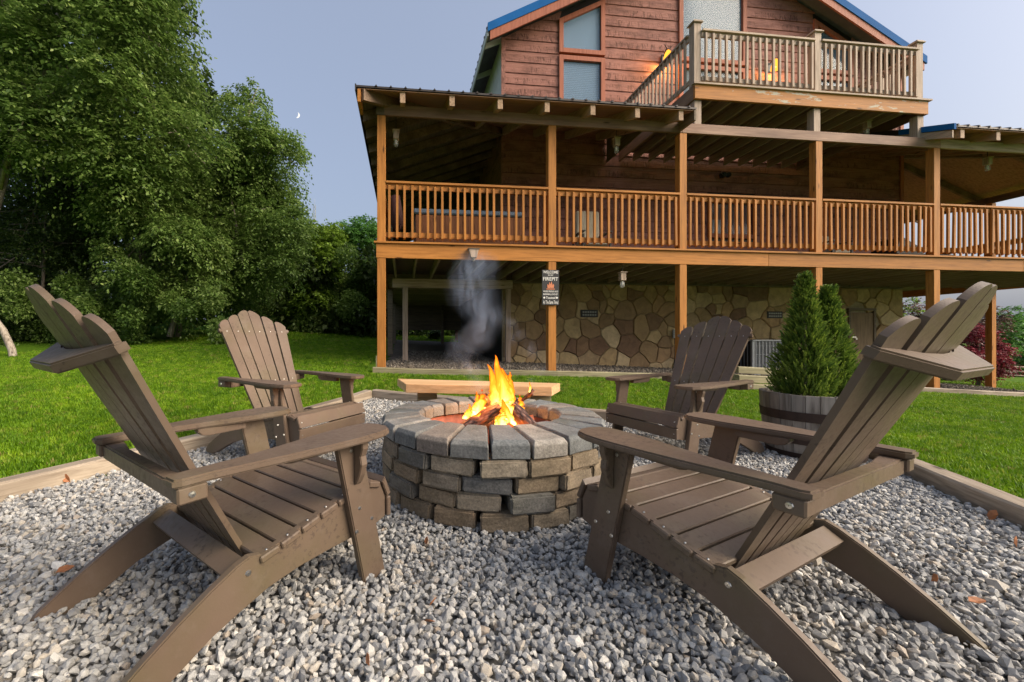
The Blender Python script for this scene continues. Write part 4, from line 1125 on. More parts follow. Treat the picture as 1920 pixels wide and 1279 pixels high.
    for s in (-1, 1):
        for y, z in ((-.071, .281), (-.012, .222), (-.086, .198), (-.105, .505), (-.07, .522)): bolt(s*.3745, y, z, s, 0, 0)
        bolt(s*.342, -.475, .215, s, 0, 0, .010); bolt(s*.392, -.64, .52, s, 0, 0, .010)
        for k in range(3):
            for z in (.908, .515): 
                u = (z-.196)/(1.083-.196); x = .003+k*(bw+gap+(tw-bw)*u)+(bw+(tw-bw)*u)/2
                bolt(s*x, yb(z, x)+.0, z, 0, .88, .47, .005)
        for p, q_ in zip(top, top[1:]):
            bolt(s*.33, (p[0]+q_[0])/2, (p[1]+q_[1])/2, 0, .15, 1, .0045)
        bolt(s*.33, .104, .31, 0, .8, .4, .0045); bolt(s*.33, .112, .225, 0, 1, 0, .0045)
    tag(bm_obj('bolts', bm, M['steel'], c), kind='stuff')
    return c
def copy_tree(o, parent=None):
    c = o.copy(); COL.objects.link(c); c.parent = parent
    for ch in list(o.children): copy_tree(ch, c)
    return c
CH_ = [(-.589, 1.849, 37.8, -.004, .024, 'brown adirondack chair seen from behind at front left with pale spotted arms'),
       (-.959, 3.143, 115.8, .038, -.030, 'brown adirondack chair left of the fire pit facing the camera before the lawn'),
       (1.59, 3.339, -111.9, .002, -.028, 'dark brown adirondack chair between the fire pit and the barrel planter'),
       (.881, 1.804, -28.9, -.018, .018, 'brown adirondack chair seen from behind at front right with olive tinged back')]
c0 = chair(CH_[0][5])
for k, (x, y, ph, dz, tl, lab) in enumerate(CH_):
    c = c0 if k == 0 else copy_tree(c0)
    c['label'] = lab
    c.matrix_world = Matrix.Translation((x, y, dz)) @ Matrix.Rotation(-R(ph), 4, 'Z') @ Matrix.Rotation(tl, 4, 'X')

# ------------------------------------------------------------------ fire pit
pit = empty('fire_pit', (PITC[0], PITC[1], 0)); tag(pit, 'round fire pit of stacked grey and tan concrete blocks', 'fire pit')
def pit_pt(a, k, ia=PITA, ib=PITB): return (ia*k*math.cos(a), ib*k*math.sin(a))
def bev_mesh(bm, o=.012, seg=2):
    bmesh.ops.recalc_face_normals(bm, faces=bm.faces)
    bmesh.ops.bevel(bm, geom=bm.edges[:], offset=o, segments=seg, affect='EDGES', clamp_overlap=True)
blocks = []
for k in range(5):
    bm = bmesh.new(); rd = random.Random(k)
    wq, hq, dq = .112+rd.uniform(-.004, .004), .042, .075
    vs = [bm.verts.new(p) for p in ((-wq, -dq, -hq), (wq, -dq, -hq), (wq*.8, dq, -hq), (-wq*.8, dq, -hq), (-wq, -dq, hq), (wq, -dq, hq), (wq*.8, dq, hq), (-wq*.8, dq, hq))]
    for v in vs: v.co += Vector((rd.gauss(0, .002), rd.gauss(0, .003), rd.gauss(0, .0015)))
    for f in BF: bm.faces.new([vs[i] for i in f])
    bev_mesh(bm, .009, 2)
    # chips and uneven faces
    bmesh.ops.subdivide_edges(bm, edges=[e for e in bm.edges if e.calc_length() > .06], cuts=3, use_grid_fill=True)
    for v in bm.verts: v.co += Vector([mnoise.noise(v.co*28+Vector((k*7+j, 0, 0))) for j in range(3)])*.0048
    me = bpy.data.meshes.new('block'); bm.to_mesh(me); bm.free(); me.materials.append(M['block']); blocks.append(me)
NB = 18; zc = [-.002, .084, .170, .256]
def ell_angle(f):  # even spacing by arc on the ellipse
    return f
for lay in range(4):
    z = zc[lay]+.041
    off = (0.45, .0, .12, .42)[lay]
    for k in range(NB):
        a = (k+off+random.uniform(-.045, .045))*2*math.pi/NB
        rad = .935+random.uniform(-.018, .028)
        x, y = pit_pt(a, rad*.985); nx_, ny_ = math.cos(a)/PITA, math.sin(a)/PITB
        rot = math.atan2(ny_, nx_)+math.pi/2+random.gauss(0, .05)
        share('block', random.choice(blocks), pit, (x, y, z), (random.gauss(0, .015), random.gauss(0, .02), rot), (random.uniform(.97, 1.03), 1, random.uniform(.98, 1.02)))
NC = 22
for k in range(NC):
    g_ = .010
    a0 = (k+.12)*2*math.pi/NC+g_; a1 = (k+1.12)*2*math.pi/NC-g_
    rj = random.uniform(-.008, .008); front = max(0, -math.sin((a0+a1)/2))
    out = [pit_pt(a, 1.055+rj) for a in (a0, a1)]
    inn_ = [((.445+rj)*math.cos(a), .06+(.43+rj)*math.sin(a)) for a in (a1, a0)]
    P4 = out+inn_
    bm = bmesh.new(); z0, z1 = .342, .428+random.uniform(-.003, .004)
    A = [bm.verts.new((p[0], p[1], z0)) for p in P4]; B = [bm.verts.new((p[0], p[1], z1-.02)) for p in P4]
    cx, cy = sum(p[0] for p in P4)/4, sum(p[1] for p in P4)/4
    def ins(p, m=.020):
        v = Vector((cx-p[0], cy-p[1])); return (p[0]+v.x/v.length*m, p[1]+v.y/v.length*m)
    T = [bm.verts.new((*ins(p), z1)) for p in P4]
    bm.faces.new(A[::-1]); bm.faces.new(T)
    for i in range(4):
        j = (i+1) % 4; bm.faces.new((A[i], A[j], B[j], B[i])); bm.faces.new((B[i], B[j], T[j], T[i]))
    bmesh.ops.recalc_face_normals(bm, faces=bm.faces)
    bmesh.ops.bevel(bm, geom=bm.edges[:], offset=.0035, segments=1, affect='EDGES', clamp_overlap=True)
    bmesh.ops.subdivide_edges(bm, edges=[e for e in bm.edges if e.calc_length() > .06], cuts=2, use_grid_fill=True)
    for v in bm.verts: v.co += Vector([mnoise.noise(v.co*22+Vector((k*3.1+j*9, 0, 0))) for j in range(3)])*.0028
    bm.transform(Matrix.Translation((-cx, -cy, -.375)))
    o = bm_obj('cap_stone', bm, M['cap'], pit, (cx, cy, .375)); o.rotation_euler = (random.gauss(0, .008), random.gauss(0, .008), 0)
bm = bmesh.new(); lathe(bm, [(.0001, .14), (.3, .12), (.62, .08)], 24); bm_obj('ash_bed', bm, M['bed'], pit)
# inner wall of the pit, red firelight put into its colour
bm = bmesh.new(); r_ = lathe(bm, [(.47, .02), (.47, .33)], 40, (0, .06, 0)); bm_obj('liner_ring', bm, simple('fired_brick', (.30, .12, .09), .85, 0, 20, .35, .4), pit, smooth=True)

# logs
def m_log():
    m, n, b, o = new_mat('charred_bark')
    v = rand_offset(n, coords(n, (1, 1, .4)), 5)
    vo = n.nodes.new('ShaderNodeTexVoronoi'); vo.inputs['Scale'].default_value = 55; n.links.new(v, vo.inputs['Vector'])
    c = ramp(n, vo.outputs['Distance'], [(0, (.30, .17, .13)), (.4, (.10, .045, .035)), (.8, (.015, .008, .007))])
    n.links.new(c, b.inputs['Base Color']); b.inputs['Roughness'].default_value = .8
    e = noise(n, v, 6, 4); er = ramp(n, e, [(.56, (0, 0, 0)), (.7, (1, .16, .02))])
    n.links.new(er, b.inputs['Emission Color']); b.inputs['Emission Strength'].default_value = .9
    bump(n, b, vo.outputs['Distance'], .9, .01)
    return m
M['log'] = m_log()
def log(a, b, r, label, seg=12):
    a = Vector(a); b = Vector(b); L = (b-a).length; bm = bmesh.new(); n = 9
    add_tube(bm, [(0, 0, L*i/n) for i in range(n+1)], [r*(1+random.uniform(-.06, .06)) for i in range(n+1)], seg)
    for v in bm.verts: v.co += Vector([mnoise.noise(v.co*20+Vector((L*30+j*5, 0, 0))) for j in range(3)])*r*.22
    o = bm_obj('fire_log', bm, M['log'], None, a, True); o.rotation_euler = (b-a).to_track_quat('Z', 'Y').to_euler()
    return tag(o, label, 'log', 'logs burning in the fire pit')
log(at(868, 806, 2.62), at(938, 764, 2.66), .044, 'charred log leaning to the left at the front of the fire')
log(at(1004, 808, 2.60), at(958, 764, 2.68), .048, 'charred log leaning to the right at the front of the fire')
log(at(940, 800, 2.85), at(905, 745, 2.72), .036, 'short charred log poking up at the left of the flames')
log(at(930, 800, 2.8), at(966, 745, 2.78), .042, 'charred log standing up behind the tall flame')
log(at(885, 795, 2.95), at(1000, 790, 2.95), .045, 'charred log lying flat at the back of the fire')
o = log(at(960, 770, 2.8), at(1000, 731, 2.74), .012, 'thin forked burning stick at the right of the fire', 6)
log(at(985, 748, 2.78), at(999, 739, 2.70), .007, 'small side twig of the forked burning stick', 6)

# flames: solid tongues of glowing gas
def m_flame():
    m, n, b, o = new_mat('flame'); n.nodes.remove(b)
    t = n.nodes.new('ShaderNodeTexCoord'); sx = n.nodes.new('ShaderNodeSeparateXYZ'); n.links.new(t.outputs['Generated'], sx.inputs[0])
    lw = n.nodes.new('ShaderNodeLayerWeight'); lw.inputs[0].default_value = .5
    h = sx.outputs[2]
    nv = noise(n, rand_offset(n, coords(n, (22, 22, 7)), 9), 1.2, 3, .6, .5)
    k = math_n(n, 'ADD', math_n(n, 'MULTIPLY', h, .72), math_n(n, 'MULTIPLY', lw.outputs['Facing'], .55))
    k = math_n(n, 'ADD', k, math_n(n, 'MULTIPLY', math_n(n, 'SUBTRACT', nv, .5), .75))
    c = ramp(n, k, [(.0, (1, .80, .30)), (.28, (1, .60, .09)), (.5, (1, .33, .018)), (.8, (1, .17, .006)), (1, (.8, .07, .003))])
    e = n.nodes.new('ShaderNodeEmission'); n.links.new(c, e.inputs[0])
    st = ramp(n, k, [(0, (1, 1, 1)), (.4, (.5, .5, .5)), (1, (.26, .26, .26))]); n.links.new(math_n(n, 'MULTIPLY', st, 3.3), e.inputs[1])
    al = ramp(n, math_n(n, 'ADD', math_n(n, 'MULTIPLY', lw.outputs['Facing'], .9), math_n(n, 'MULTIPLY', math_n(n, 'SUBTRACT', nv, .5), 1.1)), [(.30, (.95, .95, .95)), (.85, (0, 0, 0))])
    tr = n.nodes.new('ShaderNodeBsdfTransparent'); ms = n.nodes.new('ShaderNodeMixShader')
    n.links.new(al, ms.inputs[0]); n.links.new(tr.outputs[0], ms.inputs[1]); n.links.new(e.outputs[0], ms.inputs[2]); n.links.new(ms.outputs[0], o.inputs[0])
    return m
M['flame'] = m_flame()
fire = empty('fire', (.28, 2.7, .3)); tag(fire, 'bright orange and yellow flames rising from the fire pit', 'fire')
def tongue(pts, rads, Y, seed):
    rd = random.Random(seed); bm = bmesh.new(); P3 = [at(x, y, Y)-Vector((.28, 2.7, .3)) for x, y in pts]
    # resample smooth
    n = 22; PP_, RR_ = [], []
    for i in range(n+1):
        u = i/n*(len(P3)-1); k = min(int(u), len(P3)-2); f = u-k
        p0_, p1_, p2_, p3_ = P3[max(k-1, 0)], P3[k], P3[k+1], P3[min(k+2, len(P3)-1)]
        p = .5*((2*p1_)+(p2_-p0_)*f+(2*p0_-5*p1_+4*p2_-p3_)*f*f+(3*p1_-p0_-3*p2_+p3_)*f**3)
        r = rads[k]+(rads[k+1]-rads[k])*f
        w_ = mnoise.noise(Vector((seed*3.3, i*.35, 0)))
        PP_.append(p+Vector((w_*.010, 0, 0))); RR_.append(max(.0006, r*(1+.22*mnoise.noise(Vector((seed, i*.6, 5))))))
    add_tube(bm, PP_, RR_, 14, cap=False)
    for v in bm.verts: v.co.y *= .75
    bm_obj('flame', bm, M['flame'], fire, smooth=True)
q = 2.7/780
def rr(*a): return [x*q for x in a]
tongue([(940, 792), (950, 765), (948, 735), (937, 705), (930, 666)], rr(14, 17, 15, 9, .3), 2.64, 1)
tongue([(935, 780), (932, 750), (926, 715), (915, 683)], rr(12, 13, 8, .3), 2.68, 2)
tongue([(945, 780), (952, 745), (947, 712), (941, 690)], rr(12, 14, 8, .3), 2.72, 3)
tongue([(950, 778), (958, 745), (955, 715), (957, 697)], rr(10, 9, 6, .3), 2.70, 4)
tongue([(888, 780), (896, 765), (905, 750), (903, 730)], rr(7, 11, 8, .3), 2.66, 5)
tongue([(885, 782), (893, 765), (896, 748), (893, 734)], rr(8, 8, 5, .3), 2.70, 6)
tongue([(872, 786), (878, 776), (882, 768), (880, 758)], rr(5, 7, 4, .3), 2.64, 7)
tongue([(972, 778), (978, 765), (976, 752), (974, 740)], rr(5, 7, 5, .3), 2.70, 8)
tongue([(942, 802), (945, 790), (944, 778), (941, 765)], rr(8, 9, 6, .3), 2.52, 9)
tongue([(968, 800), (958, 785), (948, 768), (943, 750)], rr(3, 6, 7, 1), 2.56, 10)
tongue([(932, 800), (936, 788), (942, 776)], rr(4, 6, .5), 2.55, 11)
tongue([(992, 735), (993, 728), (992, 716)], rr(1.5, 2.6, .2), 2.74, 12)
tongue([(880, 790), (892, 786), (905, 778), (918, 772)], rr(3, 5, 4, .5), 2.60, 13)
tongue([(905, 775), (914, 755), (920, 738), (918, 722)], rr(8, 8, 5, .3), 2.76, 14)
for loc, e in (((.02, -.02, .24), 22), ((-.16, .02, .12), 5), ((.1, .1, .04), 5)):
    L = bpy.data.lights.new('fire_light', 'POINT'); L.energy = e; L.color = (1, .38, .09); L.shadow_soft_size = .09
    lo = bpy.data.objects.new('fire_light', L); lo.location = loc; link(lo, fire)

# smoke
def smoke(spheres, dens, label, scale=6.5, lo_=.47):
    """closed box of air; density follows a chain of soft puffs torn by noise"""
    C3 = [(at(x, y, Y), r*Y/780) for x, y, Y, r in spheres]
    lo = Vector([min(c[k]-r for c, r in C3)-.10 for k in range(3)]); hi = Vector([max(c[k]+r for c, r in C3)+.10 for k in range(3)])
    m, n, b, o = new_mat('smoke'); n.nodes.remove(b)
    pv = n.nodes.new('ShaderNodeVolumePrincipled'); pv.inputs['Color'].default_value = (.62, .76, 1, 1); pv.inputs['Anisotropy'].default_value = .1
    v = coords(n)
    wv = n.nodes.new('ShaderNodeTexNoise'); wv.inputs['Scale'].default_value = 3.2; wv.inputs['Detail'].default_value = 3; n.links.new(v, wv.inputs['Vector'])
    sb = n.nodes.new('ShaderNodeVectorMath'); sb.operation = 'SUBTRACT'; sb.inputs[1].default_value = (.5, .5, .5); n.links.new(wv.outputs['Color'], sb.inputs[0])
    sc_ = n.nodes.new('ShaderNodeVectorMath'); sc_.operation = 'SCALE'; sc_.inputs['Scale'].default_value = .22; n.links.new(sb.outputs[0], sc_.inputs[0])
    ad = n.nodes.new('ShaderNodeVectorMath'); ad.operation = 'ADD'; n.links.new(v, ad.inputs[0]); n.links.new(sc_.outputs[0], ad.inputs[1])
    tot = None
    for c, r in C3:
        ds = n.nodes.new('ShaderNodeVectorMath'); ds.operation = 'DISTANCE'; n.links.new(ad.outputs[0], ds.inputs[0]); ds.inputs[1].default_value = c-lo
        k = math_n(n, 'MAXIMUM', math_n(n, 'SUBTRACT', 1, math_n(n, 'DIVIDE', ds.outputs['Value'], r)), 0)
        tot = k if tot is None else math_n(n, 'MAXIMUM', tot, k)
    nv = n.nodes.new('ShaderNodeVectorMath'); nv.operation = 'MULTIPLY'; nv.inputs[1].default_value = (1, 1, .33); n.links.new(ad.outputs[0], nv.inputs[0])
    nn = noise(n, nv.outputs[0], scale, 5, .62, 2.2)
    d_ = math_n(n, 'MULTIPLY', ramp(n, nn, [(lo_-.07, (0, 0, 0)), (lo_+.3, (1, 1, 1))]), math_n(n, 'POWER', tot, 1.8))
    n.links.new(math_n(n, 'MULTIPLY', d_, dens), pv.inputs['Density']); n.links.new(pv.outputs[0], o.inputs['Volume'])
    bm = bmesh.new(); d = hi-lo; add_box(bm, 0, d.x, 0, d.y, 0, d.z)
    o = bm_obj('smoke', bm, m, None, lo); return tag(o, label, kind='stuff')
smoke([(905, 745, 2.8, 22), (888, 722, 2.86, 26), (876, 698, 2.92, 28), (864, 672, 3.0, 32), (872, 648, 3.03, 36), (893, 622, 3.07, 40), (908, 596, 3.12, 44), (896, 566, 3.18, 50), (880, 536, 3.25, 56), (892, 506, 3.3, 50)], 8.5, 'bluish smoke drifting up from the left of the fire')
smoke([(993, 712, 2.85, 14), (1005, 690, 2.88, 20), (985, 660, 2.9, 22), (965, 635, 2.92, 24), (958, 608, 2.95, 20)], 7, 'thin smoke wisp rising from the burning stick', 9)

# ------------------------------------------------------------------ plank bench
bn = empty('plank_bench', (0, 0, 0)); tag(bn, 'low bench with thick pale plank top behind the fire pit', 'bench')
prism('seat', [(-.546, 4.26), (1.007, 3.83), (.85, 3.50), (-.40, 3.73)][::-1], 'z', .425, .50, M['bench'], bn, .004)
for x, y in ((-.22, 3.86), (.80, 3.68)): box('support', x-.09, x+.09, y, y+.14, .0, .424, M['timber_green'], bn, .005)

# ------------------------------------------------------------------ barrel planter and shrubs
BX, BY = 2.93, 3.36; gzb = g1(BX, BY)
ba = empty('barrel_planter', (BX, BY, gzb)); tag(ba, 'half whiskey barrel planter of grey staves with rusty hoops', 'planter')
def bar_r(z): return .305+.052*math.sin(min(1, z/.52)*1.45)
NS = 26
for k in range(NS):
    a0, a1 = (k+.02)*2*math.pi/NS, (k+.98)*2*math.pi/NS; V = []; zs = (0, .13, .26, .39, .50+random.uniform(-.004, .004))
    for z in zs:
        r_ = bar_r(z); 
        for a, rr_ in ((a0, r_), (a1, r_), (a1, r_-.025), (a0, r_-.025)): V.append((rr_*math.cos(a), rr_*math.sin(a), z))
    F = [(0, 3, 2, 1), (16, 17, 18, 19)]
    for i in range(4):
        for j in range(4): F.append((i*4+j, i*4+(j+1) % 4, i*4+4+(j+1) % 4, i*4+4+j))
    mesh_obj('stave', V, F, M['stave'] if 'stave' in M else M.setdefault('stave', wood('stave', (.14, .12, .10), (.36, .325, .285), 'z', knots=False, var=.4)), ba)
for z0, z1 in ((.30, .37), (.12, .18), (.012, .05)):
    bm = bmesh.new(); lathe(bm, [(bar_r(z0)+.001, z0), (bar_r(z0)+.004, z0), (bar_r(z1)+.004, z1), (bar_r(z1)+.001, z1)], 52); bm_obj('hoop', bm, M['rust_hoop'], ba, smooth=False)
bm = bmesh.new(); lathe(bm, [(.0001, .45), (.33, .44)], 30); bm_obj('soil', bm, M['dirt'], ba)
def leaf_mesh(name, base, dirv, nrm, size, wr, tint, mat, parent, fold=.18):
    """one diamond leaf per row: base point, direction, normal"""
    N = len(base); d = dirv/np.linalg.norm(dirv, axis=1, keepdims=True)
    s = np.cross(d, nrm); s /= np.linalg.norm(s, axis=1, keepdims=True)+1e-9; n = np.cross(s, d)
    L = size[:, None]; w_ = L*wr
    V = np.stack([base, base+d*L*.45+s*w_*.5+n*L*fold*.5, base+d*L, base+d*L*.45-s*w_*.5+n*L*fold*.5], 1).reshape(-1, 3)
    me = bpy.data.meshes.new(name); me.vertices.add(N*4); me.vertices.foreach_set('co', V.astype(np.float32).ravel())
    me.loops.add(N*4); me.loops.foreach_set('vertex_index', np.arange(N*4, dtype=np.int32))
    me.polygons.add(N); me.polygons.foreach_set('loop_start', np.arange(0, N*4, 4, dtype=np.int32)); me.polygons.foreach_set('loop_total', np.full(N, 4, np.int32))
    a = me.attributes.new('tint', 'FLOAT', 'FACE'); a.data.foreach_set('value', tint.astype(np.float32))
    me.update(calc_edges=True); me.validate(); me.materials.append(mat)
    o = bpy.data.objects.new(name, me); return link(o, parent)
def arbor(cx, cy, h, r, label, seed, z0=.46):
    rg = np.random.default_rng(seed); o = empty('arborvitae', (BX+cx, BY+cy, gzb+z0)); tag(o, label, 'shrub', 'twin conical evergreens in the barrel')
    bm = bmesh.new(); add_tube(bm, [(0, 0, -.03), (0, 0, h*.85)], [.018, .004], 6); bm_obj('trunk', bm, M['bark'], o)
    NS_ = 2600; u = rg.random(NS_)**1.25; z = u*h*.98; prof = r*np.interp(u, [0, .08, .22, .5, .8, 1], [.82, 1, .95, .60, .24, .02])
    a = rg.uniform(0, 2*np.pi, NS_); bul = 1+.12*np.sin(a*3+seed)+.10*np.sin(a*5+z*9)+.12*rg.standard_normal(NS_)
    rr_ = prof*bul*(.55+.45*rg.random(NS_)**.4)
    c = np.column_stack([rr_*np.cos(a), rr_*np.sin(a), z])
    out = np.column_stack([np.cos(a)*.75, np.sin(a)*.75, .75+rg.random(NS_)*.7]); out += rg.normal(0, .25, out.shape)
    K = 16; base = np.repeat(c, K, 0); od = np.repeat(out/np.linalg.norm(out, axis=1, keepdims=True), K, 0); s = np.tile(np.linspace(0, 1, K), NS_)
    Ls = np.repeat(rg.uniform(.045, .085, NS_)*(1-.2*u), K)
    side = np.cross(od, np.repeat(rg.normal(0, 1, (NS_, 3)), K, 0)); side /= np.linalg.norm(side, axis=1, keepdims=True)
    sg_ = np.tile([1, -1], NS_*K//2)[:, None]
    p = base+od*(Ls*s)[:, None]; dv = od*.8+side*sg_*(.75*(1-s))[:, None]+rg.normal(0, .12, od.shape)
    nr = np.cross(od, side)+rg.normal(0, .25, od.shape)
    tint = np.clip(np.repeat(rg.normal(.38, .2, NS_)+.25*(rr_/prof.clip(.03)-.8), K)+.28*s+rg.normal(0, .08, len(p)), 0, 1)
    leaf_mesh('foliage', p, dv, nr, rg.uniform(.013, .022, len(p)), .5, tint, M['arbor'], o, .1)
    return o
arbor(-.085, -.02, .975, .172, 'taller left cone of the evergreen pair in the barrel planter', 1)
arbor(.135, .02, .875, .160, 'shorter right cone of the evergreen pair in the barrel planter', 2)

# ------------------------------------------------------------------ trees
def tree(name, x, y, lobes, trunk, nspray, per, size, mat, label, cat, group, seed, droop=.5, slen=.9, bark='bark', shade=.55, leafw=.55):
    """lobes: (px, py, dy, radius px) blobs of the crown placed round the tree, in metres after conversion"""
    rg = np.random.default_rng(seed); g = g1(x, y); o = empty(name, (x, y, g)); tag(o, label, cat, group)
    org = np.array((x, y, g)); Lb = np.array([(lx, ly, lz, lr) for lx, ly, lz, lr in lobes], float)
    C = Lb[:, :3]-org; r = Lb[:, 3]
    # trunk and limbs
    bm = bmesh.new(); tp = [Vector(p)-Vector(org) for p in trunk]; rad0 = max(.07, .011*max(C[:, 2]))
    n = len(tp); add_tube(bm, tp, [rad0*(1-.8*i/(n-1)) for i in range(n)], 8)
    for k in rg.permutation(len(C))[:min(16, len(C))]:
        f = rg.uniform(.35, .95); i = min(int(f*(n-1)), n-2); s = tp[i]+(tp[i+1]-tp[i])*(f*(n-1)-i); e = Vector(C[k])
        m1 = s+(e-s)*.5+Vector((0, 0, rg.uniform(0, .4))); add_tube(bm, [s, m1, e, e+(e-m1)*.3], [rad0*.35, rad0*.22, rad0*.1, .01], 6)
        for _ in range(4):
            d_ = Vector(rg.normal(0, 1, 3)); d_.z *= .5; d_.normalize(); add_tube(bm, [m1+(e-m1)*rg.random(), e+d_*r[k]*.9], [.02, .005], 4)
    bm_obj('trunk', bm, M[bark], o, smooth=True)
    w_ = r**2; k = rg.choice(len(r), nspray, p=w_/w_.sum())
    dv = rg.normal(0, 1, (nspray, 3)); dv[:, 2] = dv[:, 2]*.8+.15; dv /= np.linalg.norm(dv, axis=1, keepdims=True)
    fr_ = rg.random(nspray)**.35
    p0_ = C[k]+dv*(r[k]*fr_*.85)[:, None]
    ln = rg.uniform(.6, 1.25, nspray)*slen*np.clip(r[k]/1.1, .5, 1.2)
    d0 = dv+rg.normal(0, .35, dv.shape); d0[:, 2] = d0[:, 2]*.55+.08; d0 /= np.linalg.norm(d0, axis=1, keepdims=True)
    s = np.tile(np.linspace(.05, 1, per), nspray)
    P0 = np.repeat(p0_, per, 0); D0 = np.repeat(d0, per, 0); LN = np.repeat(ln, per)
    P = P0+D0*(s*LN)[:, None]; P[:, 2] -= droop*LN*s*s
    tan = D0.copy(); tan[:, 2] -= 2*droop*s; 
    side = np.cross(tan, (0, 0, 1.)); side /= np.linalg.norm(side, axis=1, keepdims=True)+1e-6
    sgn = np.where(np.arange(len(P)) % 2 == 0, 1, -1)[:, None]
    P += side*sgn*rg.uniform(0, .05, (len(P), 1)) + rg.normal(0, .035, P.shape)
    ld = tan*.6+side*sgn*.9+rg.normal(0, .35, P.shape); ld[:, 2] -= .35
    nr = np.column_stack([rg.normal(0, .45, len(P)), rg.normal(0, .45, len(P)), np.ones(len(P))])
    # random leaf tones; yellowish highlights painted in, paler towards the spray ends
    tint = np.clip(rg.normal(.42, .17, len(P))+np.repeat(rg.normal(0, .17, nspray), per)+.12*s, 0, 1)
    sz = rg.uniform(.75, 1.25, len(P))*size
    leaf_mesh('crown', P, ld, nr, sz, leafw, tint, mat, o, .16)
    return o
def blobs(specs):
    """px, py, Y, radius px -> world lobes"""
    out = []
    for px, py, Y, rp in specs:
        p = at(px, py, Y); out.append((p.x, p.y, p.z, rp*Y/780))
    return out
TGp = 'broadleaf trees along the edge of the lawn'
# big drooping tree, left
rg0 = np.random.default_rng(11)
def fill(poly, n, Y0, Y1, r0, r1, seed):
    rg = np.random.default_rng(seed); xs = [p[0] for p in poly]; ys = [p[1] for p in poly]; out = []
    P = [np.array(p, float) for p in poly]
    while len(out) < n:
        p = (rg.uniform(min(xs), max(xs)), rg.uniform(min(ys), max(ys))); c = False
        for a, b in zip(P, P[1:]+P[:1]):
            if (a[1] > p[1]) != (b[1] > p[1]) and p[0] < (b[0]-a[0])*(p[1]-a[1])/(b[1]-a[1])+a[0]: c = not c
        if c: out.append((p[0], p[1], rg.uniform(Y0, Y1), rg.uniform(r0, r1)))
    return out
T1 = blobs(fill([(-140, -260), (320, -260), (340, -60), (345, 60), (320, 160), (345, 240), (370, 330), (330, 400), (200, 330), (120, 250), (-140, 330)], 95, 10.2, 13.0, 38, 70, 1))
t1b = at(-40, 660, 11.5)
tree('beech_tree', t1b.x, t1b.y, T1, [(t1b.x, t1b.y, g1(t1b.x, t1b.y)-.2), tuple(at(-30, 470, 11.6)), tuple(at(8, 330, 11.6)), tuple(at(60, 80, 11.8)), tuple(at(130, -120, 11.6))],
     8200, 17, .118, M['leaf_a'], 'huge drooping broadleaf tree filling the left edge of the view', 'tree', TGp, 21, .45, 1.0, 'pale_bark')
T2 = blobs([(432, 205, 15, 26), (452, 185, 15.2, 22), (478, 178, 15.2, 20)]+fill([(330, 300), (400, 240), (455, 190), (495, 190), (530, 260), (545, 340), (555, 420), (540, 500), (440, 560), (330, 500), (320, 400)], 60, 14, 16.5, 26, 48, 2))
t2b = at(330, 622, 14.5)
tree('birch_tree', t2b.x, t2b.y, T2, [(t2b.x, t2b.y, g1(t2b.x, t2b.y)-.2), tuple(at(352, 540, 14.6)), tuple(at(400, 420, 15)), tuple(at(450, 280, 15.2)), tuple(at(478, 175, 15.2))],
     6200, 17, .112, M['leaf_b'], 'tall pointed tree right of the huge drooping tree', 'tree', TGp, 22, .5, .9, 'pale_bark')
T2b = blobs(fill([(180, 330), (330, 380), (400, 420), (390, 540), (300, 600), (200, 470)], 26, 12.0, 14.0, 24, 42, 12))
b_ = at(250, 640, 13.2)
tree('young_beech', b_.x, b_.y, T2b, [(b_.x, b_.y, g1(b_.x, b_.y)-.2), tuple(at(262, 520, 13)), tuple(at(280, 400, 13))], 3000, 17, .11, M['leaf_a'], 'low hanging leafy tree beneath the huge drooping tree', 'tree', TGp, 23, .6, .8)
T3 = blobs(fill([(545, 450), (575, 425), (625, 430), (640, 480), (630, 600), (540, 600)], 26, 19, 21, 18, 30, 3))
b_ = at(585, 632, 20)
tree('leafy_tree', b_.x, b_.y, T3, [(b_.x, b_.y, g1(b_.x, b_.y)-.2), tuple(at(583, 540, 20)), tuple(at(590, 440, 20))], 2300, 16, .15, M['leaf_c'], 'yellow green rounded tree behind the lawn below the radio mast', 'tree', TGp, 24, .35, .8)
T4 = blobs(fill([(630, 440), (655, 412), (700, 408), (745, 430), (750, 600), (640, 610)], 30, 21, 23, 18, 30, 4))
b_ = at(680, 632, 22)
tree('leafy_tree', b_.x, b_.y, T4, [(b_.x, b_.y, g1(b_.x, b_.y)-.2), tuple(at(680, 540, 22)), tuple(at(684, 430, 22))], 2500, 16, .16, M['leaf_cool'], 'cool green rounded tree beside the left corner of the porch', 'tree', TGp, 25, .3, .8)
T5 = blobs(fill([(-180, 330), (110, 280), (200, 380), (260, 480), (250, 600), (100, 640), (-180, 660)], 46, 12.5, 15, 30, 56, 5))
b_ = at(75, 655, 13.0)
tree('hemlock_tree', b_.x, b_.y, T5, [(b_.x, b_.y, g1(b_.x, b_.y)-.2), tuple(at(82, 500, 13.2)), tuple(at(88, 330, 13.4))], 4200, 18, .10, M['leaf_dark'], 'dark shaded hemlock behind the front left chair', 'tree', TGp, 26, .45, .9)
# bare leaning trunk at the lawn edge
o = bmesh.new(); add_tube(o, [at(-14, 590, 9.8), at(6, 620, 9.8), at(22, 655, 9.75), at(28, 690, 9.7)], [.05, .07, .075, .085], 8)
tag(bm_obj('leaning_trunk', o, M['pale_bark'], None, None, True), 'pale bare leaning trunk at the left edge of the lawn', 'tree trunk')
o = bmesh.new(); add_tube(o, [at(318, 632, 13.0), at(330, 590, 13.1), at(347, 545, 13.3)], [.09, .08, .06], 8)
tag(bm_obj('leaning_trunk', o, M['pale_bark'], None, None, True), 'pale leaning trunk under the canopy behind the far left chair', 'tree trunk')
